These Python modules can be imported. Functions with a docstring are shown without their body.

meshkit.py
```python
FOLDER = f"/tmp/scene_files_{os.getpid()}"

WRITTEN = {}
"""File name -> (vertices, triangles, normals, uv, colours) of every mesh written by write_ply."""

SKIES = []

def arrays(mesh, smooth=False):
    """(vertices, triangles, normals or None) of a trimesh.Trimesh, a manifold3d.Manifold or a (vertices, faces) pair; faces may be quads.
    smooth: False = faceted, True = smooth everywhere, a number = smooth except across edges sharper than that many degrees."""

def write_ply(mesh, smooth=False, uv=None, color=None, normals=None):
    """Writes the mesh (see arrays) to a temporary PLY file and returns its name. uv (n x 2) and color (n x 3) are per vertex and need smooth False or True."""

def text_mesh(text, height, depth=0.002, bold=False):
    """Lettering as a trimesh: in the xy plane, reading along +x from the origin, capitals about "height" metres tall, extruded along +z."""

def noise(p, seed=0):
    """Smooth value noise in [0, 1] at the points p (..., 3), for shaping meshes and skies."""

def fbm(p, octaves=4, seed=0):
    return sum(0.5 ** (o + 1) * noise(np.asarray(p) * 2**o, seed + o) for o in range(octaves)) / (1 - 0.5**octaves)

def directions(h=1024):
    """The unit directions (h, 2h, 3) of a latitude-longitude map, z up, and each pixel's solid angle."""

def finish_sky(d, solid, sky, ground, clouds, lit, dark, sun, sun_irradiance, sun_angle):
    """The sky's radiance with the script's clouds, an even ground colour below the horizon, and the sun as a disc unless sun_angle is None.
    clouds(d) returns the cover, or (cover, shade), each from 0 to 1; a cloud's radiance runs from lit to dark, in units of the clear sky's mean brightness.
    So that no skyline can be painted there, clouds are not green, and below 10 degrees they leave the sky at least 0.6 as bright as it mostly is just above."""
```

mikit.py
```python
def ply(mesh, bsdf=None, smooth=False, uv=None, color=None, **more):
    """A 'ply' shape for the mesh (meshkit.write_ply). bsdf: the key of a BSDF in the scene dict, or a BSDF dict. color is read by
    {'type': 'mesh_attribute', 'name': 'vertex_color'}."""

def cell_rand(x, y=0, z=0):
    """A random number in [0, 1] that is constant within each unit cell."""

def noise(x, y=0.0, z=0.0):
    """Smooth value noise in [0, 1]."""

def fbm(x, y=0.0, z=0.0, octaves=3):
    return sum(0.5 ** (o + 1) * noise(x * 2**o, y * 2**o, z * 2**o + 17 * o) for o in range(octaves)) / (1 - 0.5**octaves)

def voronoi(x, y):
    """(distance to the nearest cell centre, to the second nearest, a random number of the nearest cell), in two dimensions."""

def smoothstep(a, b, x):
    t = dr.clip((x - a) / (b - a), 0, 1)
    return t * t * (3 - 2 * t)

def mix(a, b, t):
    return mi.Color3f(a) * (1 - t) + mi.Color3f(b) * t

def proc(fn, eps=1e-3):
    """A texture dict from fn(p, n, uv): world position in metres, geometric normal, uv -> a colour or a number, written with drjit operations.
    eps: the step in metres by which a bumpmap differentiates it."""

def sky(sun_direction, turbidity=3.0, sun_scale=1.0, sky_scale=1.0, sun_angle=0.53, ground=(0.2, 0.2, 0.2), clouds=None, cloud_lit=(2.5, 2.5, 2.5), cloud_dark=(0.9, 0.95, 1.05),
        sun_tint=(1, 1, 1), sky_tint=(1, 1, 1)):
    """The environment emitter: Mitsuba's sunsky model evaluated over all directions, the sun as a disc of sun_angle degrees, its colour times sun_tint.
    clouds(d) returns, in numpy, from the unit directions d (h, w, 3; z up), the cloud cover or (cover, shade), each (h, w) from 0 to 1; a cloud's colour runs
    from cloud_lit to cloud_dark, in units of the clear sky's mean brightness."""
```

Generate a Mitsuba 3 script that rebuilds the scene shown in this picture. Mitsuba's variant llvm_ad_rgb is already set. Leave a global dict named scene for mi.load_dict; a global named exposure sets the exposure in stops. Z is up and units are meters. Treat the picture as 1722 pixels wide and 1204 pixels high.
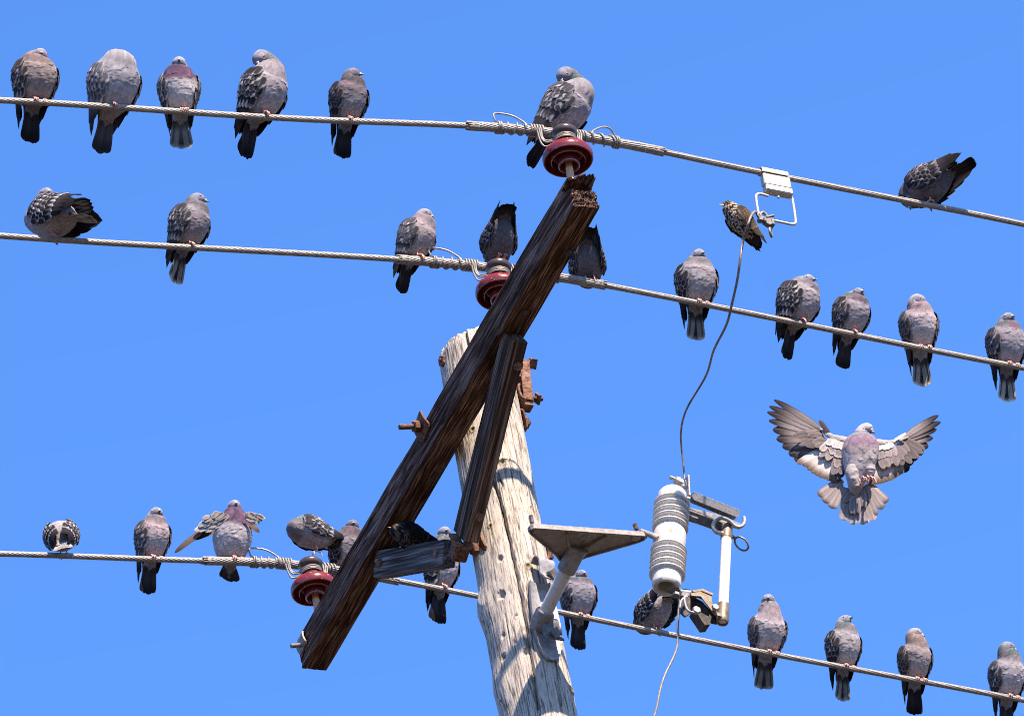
import math
import numpy as np
import drjit as dr
import trimesh
import mitsuba as mi
import mikit
import meshkit
from mikit import ply, proc, noise, fbm, smoothstep, mix, cell_rand

# ------------------------------------------------------------------ camera, sky, exposure
T = mi.ScalarTransform4f
CAM = np.array([-7.72607303, -14.56986728, 1.65])
DV = np.array([0.38387317, 0.69523861, 0.60768796]); DV /= np.linalg.norm(DV)
UP = np.array([-0.11043752, -0.61881674, 0.7777335]); UP -= DV * (UP @ DV); UP /= np.linalg.norm(UP)
RT = np.cross(DV, UP)
FOV = 9.12133676
FPX = 861.0 / math.tan(math.radians(FOV / 2))
SUN_E, SUN_A = 49.5, 5.5
_e, _a = math.radians(SUN_E), math.radians(SUN_A)
SUN = [math.cos(_e) * math.sin(_a), -math.cos(_e) * math.cos(_a), math.sin(_e)]
exposure = 2.9
scene, labels = {}, {}
scene['camera'] = {'type': 'perspective', 'fov': FOV, 'fov_axis': 'x', 'near_clip': 0.1, 'far_clip': 6000.0,
                   'to_world': T().look_at(origin=CAM.tolist(), target=(CAM + DV).tolist(), up=UP.tolist())}
scene['sky'] = mikit.sky(SUN, turbidity=3.0, sun_scale=1.35, sky_scale=1.0, sky_tint=(0.665, 0.98, 1.38),
                         sun_tint=(0.99, 0.97, 1.0), ground=(0.05, 0.042, 0.035))
AZ = 14.0134          # height of the crossarm's centre line; the pole stands at y = 0


def ray(x, y):
    return DV + RT * (x - 861) / FPX - UP * (y - 602) / FPX


def on(x, y, ax, val):
    d = ray(x, y)
    return CAM + d * (val - CAM[ax]) / d[ax]


def aty(x, y, Y):      # a point seen at that place of the photograph, standing in the plane y = Y
    return on(x, y, 1, Y)


def project(P):
    d = np.atleast_2d(P) - CAM
    z = d @ DV
    return np.stack([861 + FPX * (d @ RT) / z, 602 - FPX * (d @ UP) / z], -1)


# ------------------------------------------------------------------ materials
def twosided(b):
    return {'type': 'twosided', 'bsdf': b}


def principled(col, rough=0.6, metal=0.0, spec=0.5, **k):
    if not isinstance(col, dict):
        col = {'type': 'rgb', 'value': list(col)}
    return {'type': 'principled', 'base_color': col, 'roughness': rough, 'metallic': metal, 'specular': spec, **k}


VCOL = {'type': 'mesh_attribute', 'name': 'vertex_color'}
scene['mat_feather'] = twosided(principled(VCOL, 0.9, spec=0.04))
scene['mat_horn'] = twosided(principled(VCOL, 0.38, spec=0.5))


def grain(u, v, w, dark, mid, pale, fine=260.0, lon=6.0):
    """weathered wood: u, v across the grain, w along it (metres)"""
    def f(p, n, uv):
        a, b, c = u(p), v(p), w(p)
        s = fbm(a * fine, b * fine, c * lon, 3)
        t = fbm(a * fine * 0.28, b * fine * 0.28, c * lon * 0.45, 2)
        e = fbm(a * 28, b * 28, c * 9, 2)
        k = smoothstep(0.36, 0.62, s * 0.62 + t * 0.38)
        col = mix(dark, mid, k)
        col = mix(col, mi.Color3f(*pale), smoothstep(0.50, 0.70, s * 0.65 + t * 0.35) * 0.85)
        ln = dr.abs(fbm(a * fine * 0.36 + 7, b * fine * 0.36, c * lon * 0.22, 2) - 0.5)
        col = mix(mi.Color3f(*dark) * 0.6, col, smoothstep(0.015, 0.06, ln))
        return col * (0.75 + 0.5 * e)
    return f


def grain_bump(u, v, w, fine=300.0, lon=7.0):
    def f(p, n, uv):
        return fbm(u(p) * fine, v(p) * fine, w(p) * lon, 3)
    return f


X_, Y_, Z_ = (lambda p: p.x), (lambda p: p.y), (lambda p: p.z)


def bumped(b, fn, scale, eps=8e-4):
    return {'type': 'bumpmap', 'arbitrary': proc(fn, eps), 'scale': scale, 'bsdf': b}


def wood_mat(key, u, v, w, dark, mid, pale, fine=260.0, lon=6.0, bump=0.0015, rough=0.85):
    scene[key] = twosided(bumped(principled(proc(grain(u, v, w, dark, mid, pale, fine, lon)), 1.0, spec=0.05),
                                 grain_bump(u, v, w, fine, lon), bump))


wood_mat('mat_arm', X_, Z_, Y_, (0.040, 0.021, 0.016), (0.130, 0.075, 0.058), (0.25, 0.185, 0.16), 380.0, 13.0, 0.0024)
# the braces run in the y-z plane at these slopes
BR = np.array([0, 0.58, -0.36]); BR /= np.linalg.norm(BR)
wood_mat('mat_brace', X_, lambda p: p.y * float(-BR[2]) + p.z * float(BR[1]), lambda p: p.y * float(BR[1]) + p.z * float(BR[2]),
         (0.045, 0.027, 0.020), (0.12, 0.080, 0.062), (0.22, 0.17, 0.145), 230.0, 5.0)
wood_mat('mat_brace_grey', X_, lambda p: p.y * float(BR[2]) + p.z * float(BR[1]), lambda p: p.y * float(BR[1]) - p.z * float(BR[2]),
         (0.055, 0.047, 0.046), (0.13, 0.115, 0.113), (0.22, 0.20, 0.195), 220.0, 5.0)


def rust_fn(p, n, uv):
    s = fbm(p.x * 160, p.y * 160, p.z * 160, 3)
    t = fbm(p.x * 45, p.y * 45, p.z * 45, 2)
    c = mix((0.07, 0.034, 0.024), (0.19, 0.098, 0.066), smoothstep(0.3, 0.7, s))
    return mix(c, mi.Color3f(0.24, 0.17, 0.14), smoothstep(0.58, 0.8, t) * 0.7)


scene['mat_rust'] = twosided(bumped(principled(proc(rust_fn), 0.8, spec=0.2), lambda p, n, uv: fbm(p.x * 260, p.y * 260, p.z * 260, 2), 0.0012))


def galv(lo, hi, stain=0.25):
    def f(p, n, uv):
        s = fbm(p.x * 90, p.y * 90, p.z * 90, 3)
        t = fbm(p.x * 300, p.y * 300, p.z * 120, 2)
        c = mix(lo, hi, smoothstep(0.25, 0.75, s * 0.7 + t * 0.3))
        r = smoothstep(0.60, 0.80, fbm(p.x * 55 + 9, p.y * 55, p.z * 40, 3))
        return mix(c, mi.Color3f(0.20, 0.13, 0.09), r * stain)
    return f


scene['mat_galv'] = twosided(principled(proc(galv((0.21, 0.205, 0.21), (0.33, 0.325, 0.33))), 0.5, metal=0.35, spec=0.4))
scene['mat_galv_dark'] = twosided(principled(proc(galv((0.085, 0.083, 0.088), (0.15, 0.147, 0.153), 0.35)), 0.5, metal=0.35, spec=0.4))
scene['mat_cast'] = twosided(principled(proc(galv((0.17, 0.15, 0.145), (0.27, 0.25, 0.245), 0.55)), 0.6, metal=0.2, spec=0.3))
scene['mat_wire'] = twosided(principled(proc(galv((0.19, 0.175, 0.162), (0.28, 0.26, 0.245), 0.25)), 0.5, metal=0.25, spec=0.4))
scene['mat_lead'] = twosided(principled(proc(galv((0.12, 0.105, 0.095), (0.24, 0.21, 0.19), 0.3)), 0.5, metal=0.3, spec=0.4))
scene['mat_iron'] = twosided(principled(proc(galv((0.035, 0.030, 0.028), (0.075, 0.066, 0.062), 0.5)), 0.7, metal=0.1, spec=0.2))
scene['mat_bronze'] = twosided(principled(proc(galv((0.12, 0.094, 0.066), (0.20, 0.16, 0.12), 0.6)), 0.5, metal=0.4, spec=0.4))


def tube_fn(p, n, uv):
    s = fbm(p.x * 120, p.y * 120, p.z * 60, 3)
    r = smoothstep(0.60, 0.72, fbm(p.x * 75 + 3, p.y * 75, p.z * 30, 3))
    return mix(mix((0.42, 0.39, 0.375), (0.52, 0.49, 0.47), s), mi.Color3f(0.16, 0.09, 0.06), r * 0.75)


scene['mat_painted_tube'] = twosided(principled(proc(tube_fn), 0.5, spec=0.4))
scene['mat_fuse_tube'] = twosided(principled(proc(lambda p, n, uv: mix((0.56, 0.52, 0.50), (0.66, 0.64, 0.62), fbm(p.x * 200, p.y * 200, p.z * 50, 2))), 0.45, spec=0.4))
scene['mat_porcelain_grey'] = twosided(principled(proc(lambda p, n, uv: mix((0.42, 0.405, 0.385), (0.49, 0.475, 0.46), fbm(p.x * 60, p.y * 60, p.z * 60, 3))), 0.45, spec=0.35))


def red_fn(p, n, uv):
    s = fbm(p.x * 70, p.y * 70, p.z * 70, 3)
    q = smoothstep(0.70, 0.78, fbm(p.x * 130 + 5, p.y * 130, p.z * 130, 2))
    return mix(mix((0.085, 0.008, 0.006), (0.165, 0.015, 0.011), s), mi.Color3f(0.38, 0.30, 0.27), q * 0.4)


scene['mat_porcelain_red'] = twosided(principled(proc(red_fn), 0.16, spec=0.6, clearcoat=0.5, clearcoat_gloss=0.9))
scene['mat_cap'] = twosided(principled(proc(lambda p, n, uv: mix((0.025, 0.017, 0.017), (0.07, 0.05, 0.048), fbm(p.x * 80, p.y * 80, p.z * 80, 3))), 0.25, spec=0.55))
scene['mat_pin'] = twosided(principled(proc(lambda p, n, uv: mix((0.40, 0.21, 0.12), (0.60, 0.38, 0.24), fbm(p.x * 150, p.y * 150, p.z * 70, 3))), 0.7, spec=0.2))


def dirt_fn(p, n, uv):
    g = fbm(p.x * 0.7, p.y * 0.7, 0.0, 3)
    h = fbm(p.x * 9, p.y * 9, 0.0, 2)
    return mix((0.035, 0.030, 0.024), (0.065, 0.055, 0.043), g) * (0.7 + 0.6 * h)


scene['mat_ground'] = twosided(principled(proc(dirt_fn), 0.95, spec=0.1))

# ------------------------------------------------------------------ mesh helpers
def unit(v):
    v = np.asarray(v, float)
    return v / (np.linalg.norm(v, axis=-1, keepdims=True) + 1e-12)


def grid_faces(n, m, wrap):
    i, j = np.meshgrid(np.arange(n - 1), np.arange(m if wrap else m - 1), indexing='ij')
    k = (j + 1) % m
    a, b, c, d = i * m + j, i * m + k, (i + 1) * m + k, (i + 1) * m + j
    return np.concatenate([np.stack([a, b, c], -1).reshape(-1, 3), np.stack([a, c, d], -1).reshape(-1, 3)])


class Mesh:
    """collects vertices, triangles and vertex colours"""
    def __init__(self):
        self.v, self.f, self.c, self.n = [], [], [], 0

    def add(self, v, f, c=(0.5, 0.5, 0.5)):
        v = np.asarray(v, float).reshape(-1, 3)
        c = np.broadcast_to(np.asarray(c, float), v.shape)
        self.v.append(v); self.f.append(np.asarray(f, int) + self.n); self.c.append(c)
        self.n += len(v)
        return self

    def addm(self, m, c=(0.5, 0.5, 0.5)):
        return self.add(m.vertices, m.faces, c)

    @property
    def arr(self):
        return np.vstack(self.v), np.vstack(self.f), np.vstack(self.c)


def put(key, m, bsdf, smooth=True, colour=False):
    if isinstance(m, Mesh):
        v, f, c = m.arr
    else:
        v, f, c = np.asarray(m.vertices), np.asarray(m.faces), None
    assert key not in scene, key
    if colour:
        scene[key] = ply((v, f), bsdf, smooth=True, color=c)
    else:
        scene[key] = ply((v, f), bsdf, smooth=smooth)
    return v


def tag(key, label=None, category=None, group=None, kind=None):
    d = {}
    for k, x in (('label', label), ('category', category), ('group', group), ('kind', kind)):
        if x:
            d[k] = x
    labels[key] = d


_used = {}


def numbered(name):
    n = _used.get(name, 0)
    _used[name] = n + 1
    return name if n == 0 else '%s_%03d' % (name, n)


def spline(P, n):
    """Catmull-Rom through the points (rows), n samples evenly in chord length"""
    P = np.asarray(P, float)
    d = np.r_[0, np.cumsum(np.linalg.norm(np.diff(P[:, :3], axis=0), axis=1) + 1e-9)]
    from scipy.interpolate import PchipInterpolator, CubicSpline
    t = np.linspace(0, d[-1], n)
    return CubicSpline(d, P, bc_type='natural')(t) if len(P) > 2 else np.stack([np.interp(t, d, P[:, k]) for k in range(P.shape[1])], -1)


def frames(P):
    t = unit(np.gradient(P, axis=0))
    a = np.cross(t[0], [0.31, 0.17, 0.93]); a = unit(a)
    A = np.empty_like(P)
    for i in range(len(P)):
        a = unit(a - t[i] * (a @ t[i]))
        A[i] = a
    return t, A, np.cross(t, A)


def tube(P, r, sides=10, caps=True):
    P = np.asarray(P, float)
    r = np.broadcast_to(np.asarray(r, float), (len(P),))
    if caps:
        t0, t1 = unit(P[1] - P[0]), unit(P[-1] - P[-2])
        P = np.vstack([P[0], P[0], P[0] + t0 * r[0] * 0.15, P[1:-1], P[-1] - t1 * r[-1] * 0.15, P[-1], P[-1]])
        r = np.r_[0, r[0] * 0.85, r[0], r[1:-1], r[-1], r[-1] * 0.85, 0]
        Q = P.copy(); Q[0] -= t0 * 1e-5; Q[-1] += t1 * 1e-5
        t, A, B = frames(Q + np.linspace(0, 1e-7, len(Q))[:, None] * t0)
        t[0] = t[1] = t0; t[-1] = t[-2] = t1
    else:
        t, A, B = frames(P)
    th = np.arange(sides) * 2 * math.pi / sides
    v = P[:, None] + r[:, None, None] * (np.cos(th)[None, :, None] * A[:, None] + np.sin(th)[None, :, None] * B[:, None])
    return trimesh.Trimesh(v.reshape(-1, 3), grid_faces(len(P), sides, True), process=False)


def lathe(profile, base, axis, sides=48):
    """profile: rows (radius, height along the axis)"""
    p = np.asarray(profile, float)
    axis = unit(axis)
    a = unit(np.cross(axis, [0.2, 0.9, 0.1])); b = np.cross(axis, a)
    th = np.arange(sides) * 2 * math.pi / sides
    ring = np.cos(th)[:, None] * a + np.sin(th)[:, None] * b
    v = np.asarray(base, float) + p[:, 1, None, None] * axis + p[:, 0, None, None] * ring[None]
    return trimesh.Trimesh(v.reshape(-1, 3), grid_faces(len(p), sides, True), process=False)


def rbox(size, bevel=0.002):
    s = np.asarray(size, float) / 2
    b = min(bevel, s.min() * 0.6)
    pts = []
    for sx in (-1, 1):
        for sy in (-1, 1):
            for sz in (-1, 1):
                c = np.array([sx, sy, sz])
                for k in range(3):
                    q = s - b; q[k] = s[k]
                    pts.append(c * q)
    return trimesh.Trimesh(pts).convex_hull


def place(m, origin, xa, ya=None, za=None):
    """moves a mesh so that its x axis points along xa and its z axis near za"""
    xa = unit(xa)
    if za is not None:
        ya = unit(np.cross(za, xa))
    else:
        ya = unit(np.asarray(ya, float) - xa * (np.asarray(ya, float) @ xa))
    za = np.cross(xa, ya)
    M = np.eye(4); M[:3, 0], M[:3, 1], M[:3, 2], M[:3, 3] = xa, ya, za, origin
    m = m.copy(); m.apply_transform(M)
    return m


def prism(outline, depth, bevel=0.0):
    """polygon (x, y) extruded along z, centred in depth"""
    from shapely.geometry import Polygon
    m = trimesh.creation.extrude_polygon(Polygon(outline), depth, engine='earcut')
    m.apply_translation([0, 0, -depth / 2])
    return m


def join(*ms):
    return trimesh.util.concatenate(list(ms))


def nut(center, axis, across=0.034, thick=0.02, roll=0.3, sides=6):
    r = across / 2 / math.cos(math.pi / sides)
    c = 0.12 * r
    m = lathe([(0, -thick / 2), (r - c, -thick / 2), (r, -thick / 2 + c), (r, thick / 2 - c), (r - c, thick / 2), (0, thick / 2)], (0, 0, 0), (0, 0, 1), sides)
    R = trimesh.geometry.align_vectors([0, 0, 1], unit(axis)) @ trimesh.transformations.rotation_matrix(roll, [0, 0, 1])
    m.apply_transform(R); m.apply_translation(center)
    return m
# ------------------------------------------------------------------ ground (out of the frame; it reaches the horizon and bounces light)
_r = np.r_[0, 2, 5, 10, 20, 40, 80, 160, 400, 1000, 4000]
_th = np.arange(48) * 2 * math.pi / 48
_gv = np.stack([_r[:, None] * np.cos(_th), _r[:, None] * np.sin(_th), np.zeros((len(_r), 48))], -1).reshape(-1, 3)
_gv[:, 2] = (meshkit.fbm(_gv * 0.05 + 3.3, 3) - 0.5) * 0.3 * np.clip(np.linalg.norm(_gv[:, :2], axis=1) / 10, 0, 1)
put('ground', trimesh.Trimesh(_gv, grid_faces(len(_r), 48, True), process=False), 'mat_ground', smooth=True)
tag('ground', 'dry bare earth below the utility pole', kind='structure')

# ------------------------------------------------------------------ utility pole
POLE_LEAN = 0.02
def pole_axis(z):
    return np.array([0.1745 + POLE_LEAN * (z - AZ), 0.0, 0.0]) * np.array([1, 1, 0]) + np.array([0, 0, z])


def pole_r(z):
    return 0.1155 + (AZ - z) * 0.0042


def pole_hit(x, y):
    d = ray(x, y)
    lo, hi = 15.0, 30.0
    ts = np.linspace(18.5, 23, 4501)
    P = CAM + ts[:, None] * d
    ax = 0.1745 + POLE_LEAN * (P[:, 2] - AZ)
    k = np.argmax(np.hypot(P[:, 0] - ax, P[:, 1]) < pole_r(P[:, 2]))
    q = P[k]
    return math.atan2(q[1], q[0] - ax[k]), q[2]


POLE_TOP = AZ + 0.392
crack_px = [(827, 799), (835, 824), (841, 846), (848, 873), (855.6, 901), (869, 968), (879, 1015), (884, 1048), (890, 1090), (897, 1130), (906, 1200)]
crack2_px = [(928, 1092), (934, 1119), (941, 1160), (947, 1197)]
crack3_px = [(835, 790), (846, 815), (848, 830)]
cracks = [(np.array([pole_hit(*q) for q in c]), w, d) for c, w, d in ((crack_px, 0.0042, 0.022), (crack2_px, 0.0022, 0.008), (crack3_px, 0.0025, 0.01))]
_c0 = cracks[0][0]
top_th = pole_hit(784, 575)[0]
cracks.append((np.array([[top_th, POLE_TOP + .1], [top_th + 0.03, POLE_TOP - .06], [top_th + 0.02, POLE_TOP - 0.12]]), 0.003, 0.02))
# knots and holes: place in the photograph, radius, depth (+ bulge, - hole), darkness
knots = [(845, 777, 0.017, 0.004, 0), (843, 1000, 0.012, -0.012, 1), (841, 938, 0.0085, -0.010, 1), (824, 884, 0.010, 0.003, 0),
         (884, 1095, 0.0085, -0.016, 1), (888, 952, 0.016, 0.005, 0), (960, 1160, 0.020, 0.009, 0), (802, 895, 0.009, -0.010, 1),
         (849, 869, 0.006, 0.003, 0), (893, 853, 0.006, 0.004, 0), (846, 1068, 0.007, -0.006, 1), (844, 733, 0.008, -0.006, 1),
         (862, 612, 0.009, 0.004, 0), (795, 722, 0.013, 0.004, 0), (866, 1080, 0.006, -0.006, 1), (846, 1105, 0.010, -0.008, 1), (868, 1034, 0.005, -0.004, 1)]
K = [(*pole_hit(x, y), r, d, k) for x, y, r, d, k in knots]
zs = np.r_[np.linspace(-0.3, AZ - 1.6, 60), np.linspace(AZ - 1.58, POLE_TOP, 470)]
NT = 288
th = np.arange(NT) * 2 * math.pi / NT
Z, TH = np.meshgrid(zs, th, indexing='ij')
rr = pole_r(Z)
P3 = np.stack([np.cos(TH) * 1.0, np.sin(TH) * 1.0, Z], -1)
streak = meshkit.fbm(np.stack([np.cos(TH) * 26, np.sin(TH) * 26, Z * 2.2], -1), 3, 5)
fine = meshkit.fbm(np.stack([np.cos(TH) * 62, np.sin(TH) * 62, Z * 7], -1), 2, 9)
low = meshkit.fbm(np.stack([np.cos(TH) * 1.6, np.sin(TH) * 1.6, Z * 2.5], -1), 3, 2)
disp = (streak - 0.5) * 0.0014 + (fine - 0.5) * 0.0020 + (low - 0.5) * 0.006
disp -= np.clip(0.30 - streak, 0, 1) * 0.03
for c, w, d in cracks:
    o = np.argsort(c[:, 1])
    zc, tc = c[o, 1], np.unwrap(c[o, 0])
    lo, hi = zc[0], zc[-1]
    dt = (TH - np.interp(Z, zc, tc) - (meshkit.noise(np.stack([Z * 40, Z * 0, Z * 0], -1), 3) - 0.5) * 0.03 + math.pi) % (2 * math.pi) - math.pi
    fade = np.clip((Z - lo) / 0.03, 0, 1) * np.clip((hi - Z) / 0.03, 0, 1)
    disp -= d * fade * np.exp(-(dt * rr / w) ** 2)
for t, z, r, d, k in K:
    dt = (TH - t + math.pi) % (2 * math.pi) - math.pi
    q = np.hypot(dt * rr, (Z - z) * (0.8 if k else 1.0)) / r
    q = q * (1 + (meshkit.noise(np.stack([dt * 40, Z * 120, Z * 0], -1), 7) - 0.5) * 0.5)
    if d < 0:
        disp += d * np.clip(1.25 - q, 0, 1) ** 0.6
    else:
        disp += d * np.exp(-(q / 0.9) ** 2) - 0.010 * np.exp(-(q / 0.32) ** 2)
        disp += 0.0016 * np.cos(q * 9) * np.exp(-(q / 1.1) ** 2)
# split-off slivers at the left edge, low down, and the cut faces by the crossarm
def sector(t0, wt, z0, wz):
    dt = (TH - t0 + math.pi) % (2 * math.pi) - math.pi
    return np.clip(1 - np.abs(dt) / wt, 0, 1) * np.clip(1 - np.abs(Z - z0) / wz, 0, 1)
tl, zl = pole_hit(816, 1030)
disp += 0.014 * np.minimum(1, 1.6 * sector(tl - 0.15, 0.6, zl + 0.02, 0.09))
tl, zl = pole_hit(842, 1150)
disp += 0.011 * np.minimum(1, 1.6 * sector(tl - 0.15, 0.6, zl, 0.10))
rr = rr + disp
# worn, uneven top
up = np.clip((Z - (POLE_TOP - 0.05)) / 0.05, 0, 1)
rr *= 1 - 0.05 * up ** 2
X = 0.1745 + POLE_LEAN * (Z - AZ) + rr * np.cos(TH)
Yp = rr * np.sin(TH)
# the slab gain: a flat cut for the crossarm on the pole's left face
gain = (Z > AZ - 0.33) & (Z < AZ + 0.15)
X = np.where(gain & (X < 0.052), 0.052 + (X - 0.052) * 0.05, X)
topz = Z + up * ((meshkit.noise(P3 * [9, 9, 0], 4) - 0.5) * 0.012 + 0.02 * np.cos(TH + 0.4))
vv = np.stack([X, Yp, topz], -1)
# end grain: rings running in to the middle
rings = []
cen = vv[-1].mean(0)
for k, s in enumerate(np.linspace(0.93, 0.0, 14)):
    ring = cen + (vv[-1] - cen) * s
    ring[:, 2] = cen[2] + (vv[-1][:, 2] - cen[2]) * s + 0.006 + (meshkit.noise(np.stack([np.cos(th) * s * 14, np.sin(th) * s * 14, th * 0], -1), 8) - 0.5) * 0.018
    rings.append(ring)
vv = np.concatenate([vv, np.array(rings)])
KD = [((0.1745 + POLE_LEAN * (z - AZ)) + pole_r(z) * math.cos(t), pole_r(z) * math.sin(t), z, r, k) for t, z, r, d, k in K]


def pole_fn(p, n, uv):
    s = fbm(p.x * 340, p.y * 340, p.z * 26, 3)
    t = fbm(p.x * 75, p.y * 75, p.z * 4.5, 2)
    e = fbm(p.x * 14, p.y * 14, p.z * 5, 2)
    a = mix((0.17, 0.148, 0.132), (0.395, 0.362, 0.325), smoothstep(0.33, 0.50, s * 0.80 + t * 0.20))
    a = mix(a, mi.Color3f(0.47, 0.435, 0.40), smoothstep(0.48, 0.72, t) * 0.6)
    a = mix(a, mi.Color3f(0.30, 0.27, 0.245), smoothstep(0.56, 0.72, e) * 0.55)
    ln = dr.abs(fbm(p.x * 115 + 3, p.y * 115, p.z * 2.6, 2) - 0.5)
    l2 = dr.abs(fbm(p.x * 230 + 9, p.y * 230, p.z * 6.0, 2) - 0.5)
    a = mix((0.10, 0.085, 0.075), a, smoothstep(0.006, 0.045, ln))
    a = mix((0.20, 0.175, 0.155), a, smoothstep(0.0, 0.045, l2) * 0.7 + 0.3)
    for x, y, z, r, k in KD:
        d = ((p.x - x) ** 2 + (p.y - y) ** 2 + (p.z - z) ** 2) / (r * r)
        w = smoothstep(1.5, 0.15, d * (0.6 + 0.8 * fbm(p.x * 150, p.y * 150, p.z * 150, 2)))
        a = mix(a, mi.Color3f(0.035, 0.026, 0.02) if k else mi.Color3f(0.16, 0.125, 0.065), w * 0.85)
    return a


scene['mat_pole'] = twosided(bumped(principled(proc(pole_fn), 0.9, spec=0.1), grain_bump(X_, Y_, Z_, 340.0, 26.0), 0.0014))
put('utility_pole__post', trimesh.Trimesh(vv.reshape(-1, 3), grid_faces(len(vv), NT, True), process=False), 'mat_pole', smooth=True)
tag('utility_pole', 'weathered pale wooden utility pole with deep cracks, knots and rusty bolts', 'utility pole')


def curved_washer(center, axis, size=0.062, thick=0.006, bend=0.010, roll=0.0):
    """square washer, dished over the timber"""
    g = np.linspace(-1, 1, 9)
    U, V = np.meshgrid(g, g, indexing='ij')
    s = size / 2
    rad = np.maximum(1, np.hypot(U, V) / 1.25)
    pts = np.stack([U / rad * s, V / rad * s, bend * (U ** 2)], -1)
    v = np.concatenate([pts.reshape(-1, 3), pts.reshape(-1, 3) + [0, 0, thick]])
    f = grid_faces(9, 9, False)
    edge = [(i, 0) for i in range(9)] + [(8, j) for j in range(1, 9)] + [(i, 8) for i in range(7, -1, -1)] + [(0, j) for j in range(7, 0, -1)]
    e = np.array([i * 9 + j for i, j in edge]); e2 = np.roll(e, -1)
    side = np.concatenate([np.stack([e, e2, e2 + 81], -1), np.stack([e, e2 + 81, e + 81], -1)])
    m = trimesh.Trimesh(v, np.concatenate([f[:, ::-1], f + 81, side]), process=False)
    M = trimesh.geometry.align_vectors([0, 0, 1], unit(axis)) @ trimesh.transformations.rotation_matrix(roll, [0, 0, 1])
    m.apply_transform(M); m.apply_translation(center)
    return m


def threaded(p0, p1, r=0.0085):
    p0, p1 = np.asarray(p0, float), np.asarray(p1, float)
    n = max(6, int(np.linalg.norm(p1 - p0) / 0.0014))
    P = p0 + np.linspace(0, 1, n)[:, None] * (p1 - p0)
    return tube(P, r * (1 + 0.09 * (np.arange(n) % 3 - 1)), 14)


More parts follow.
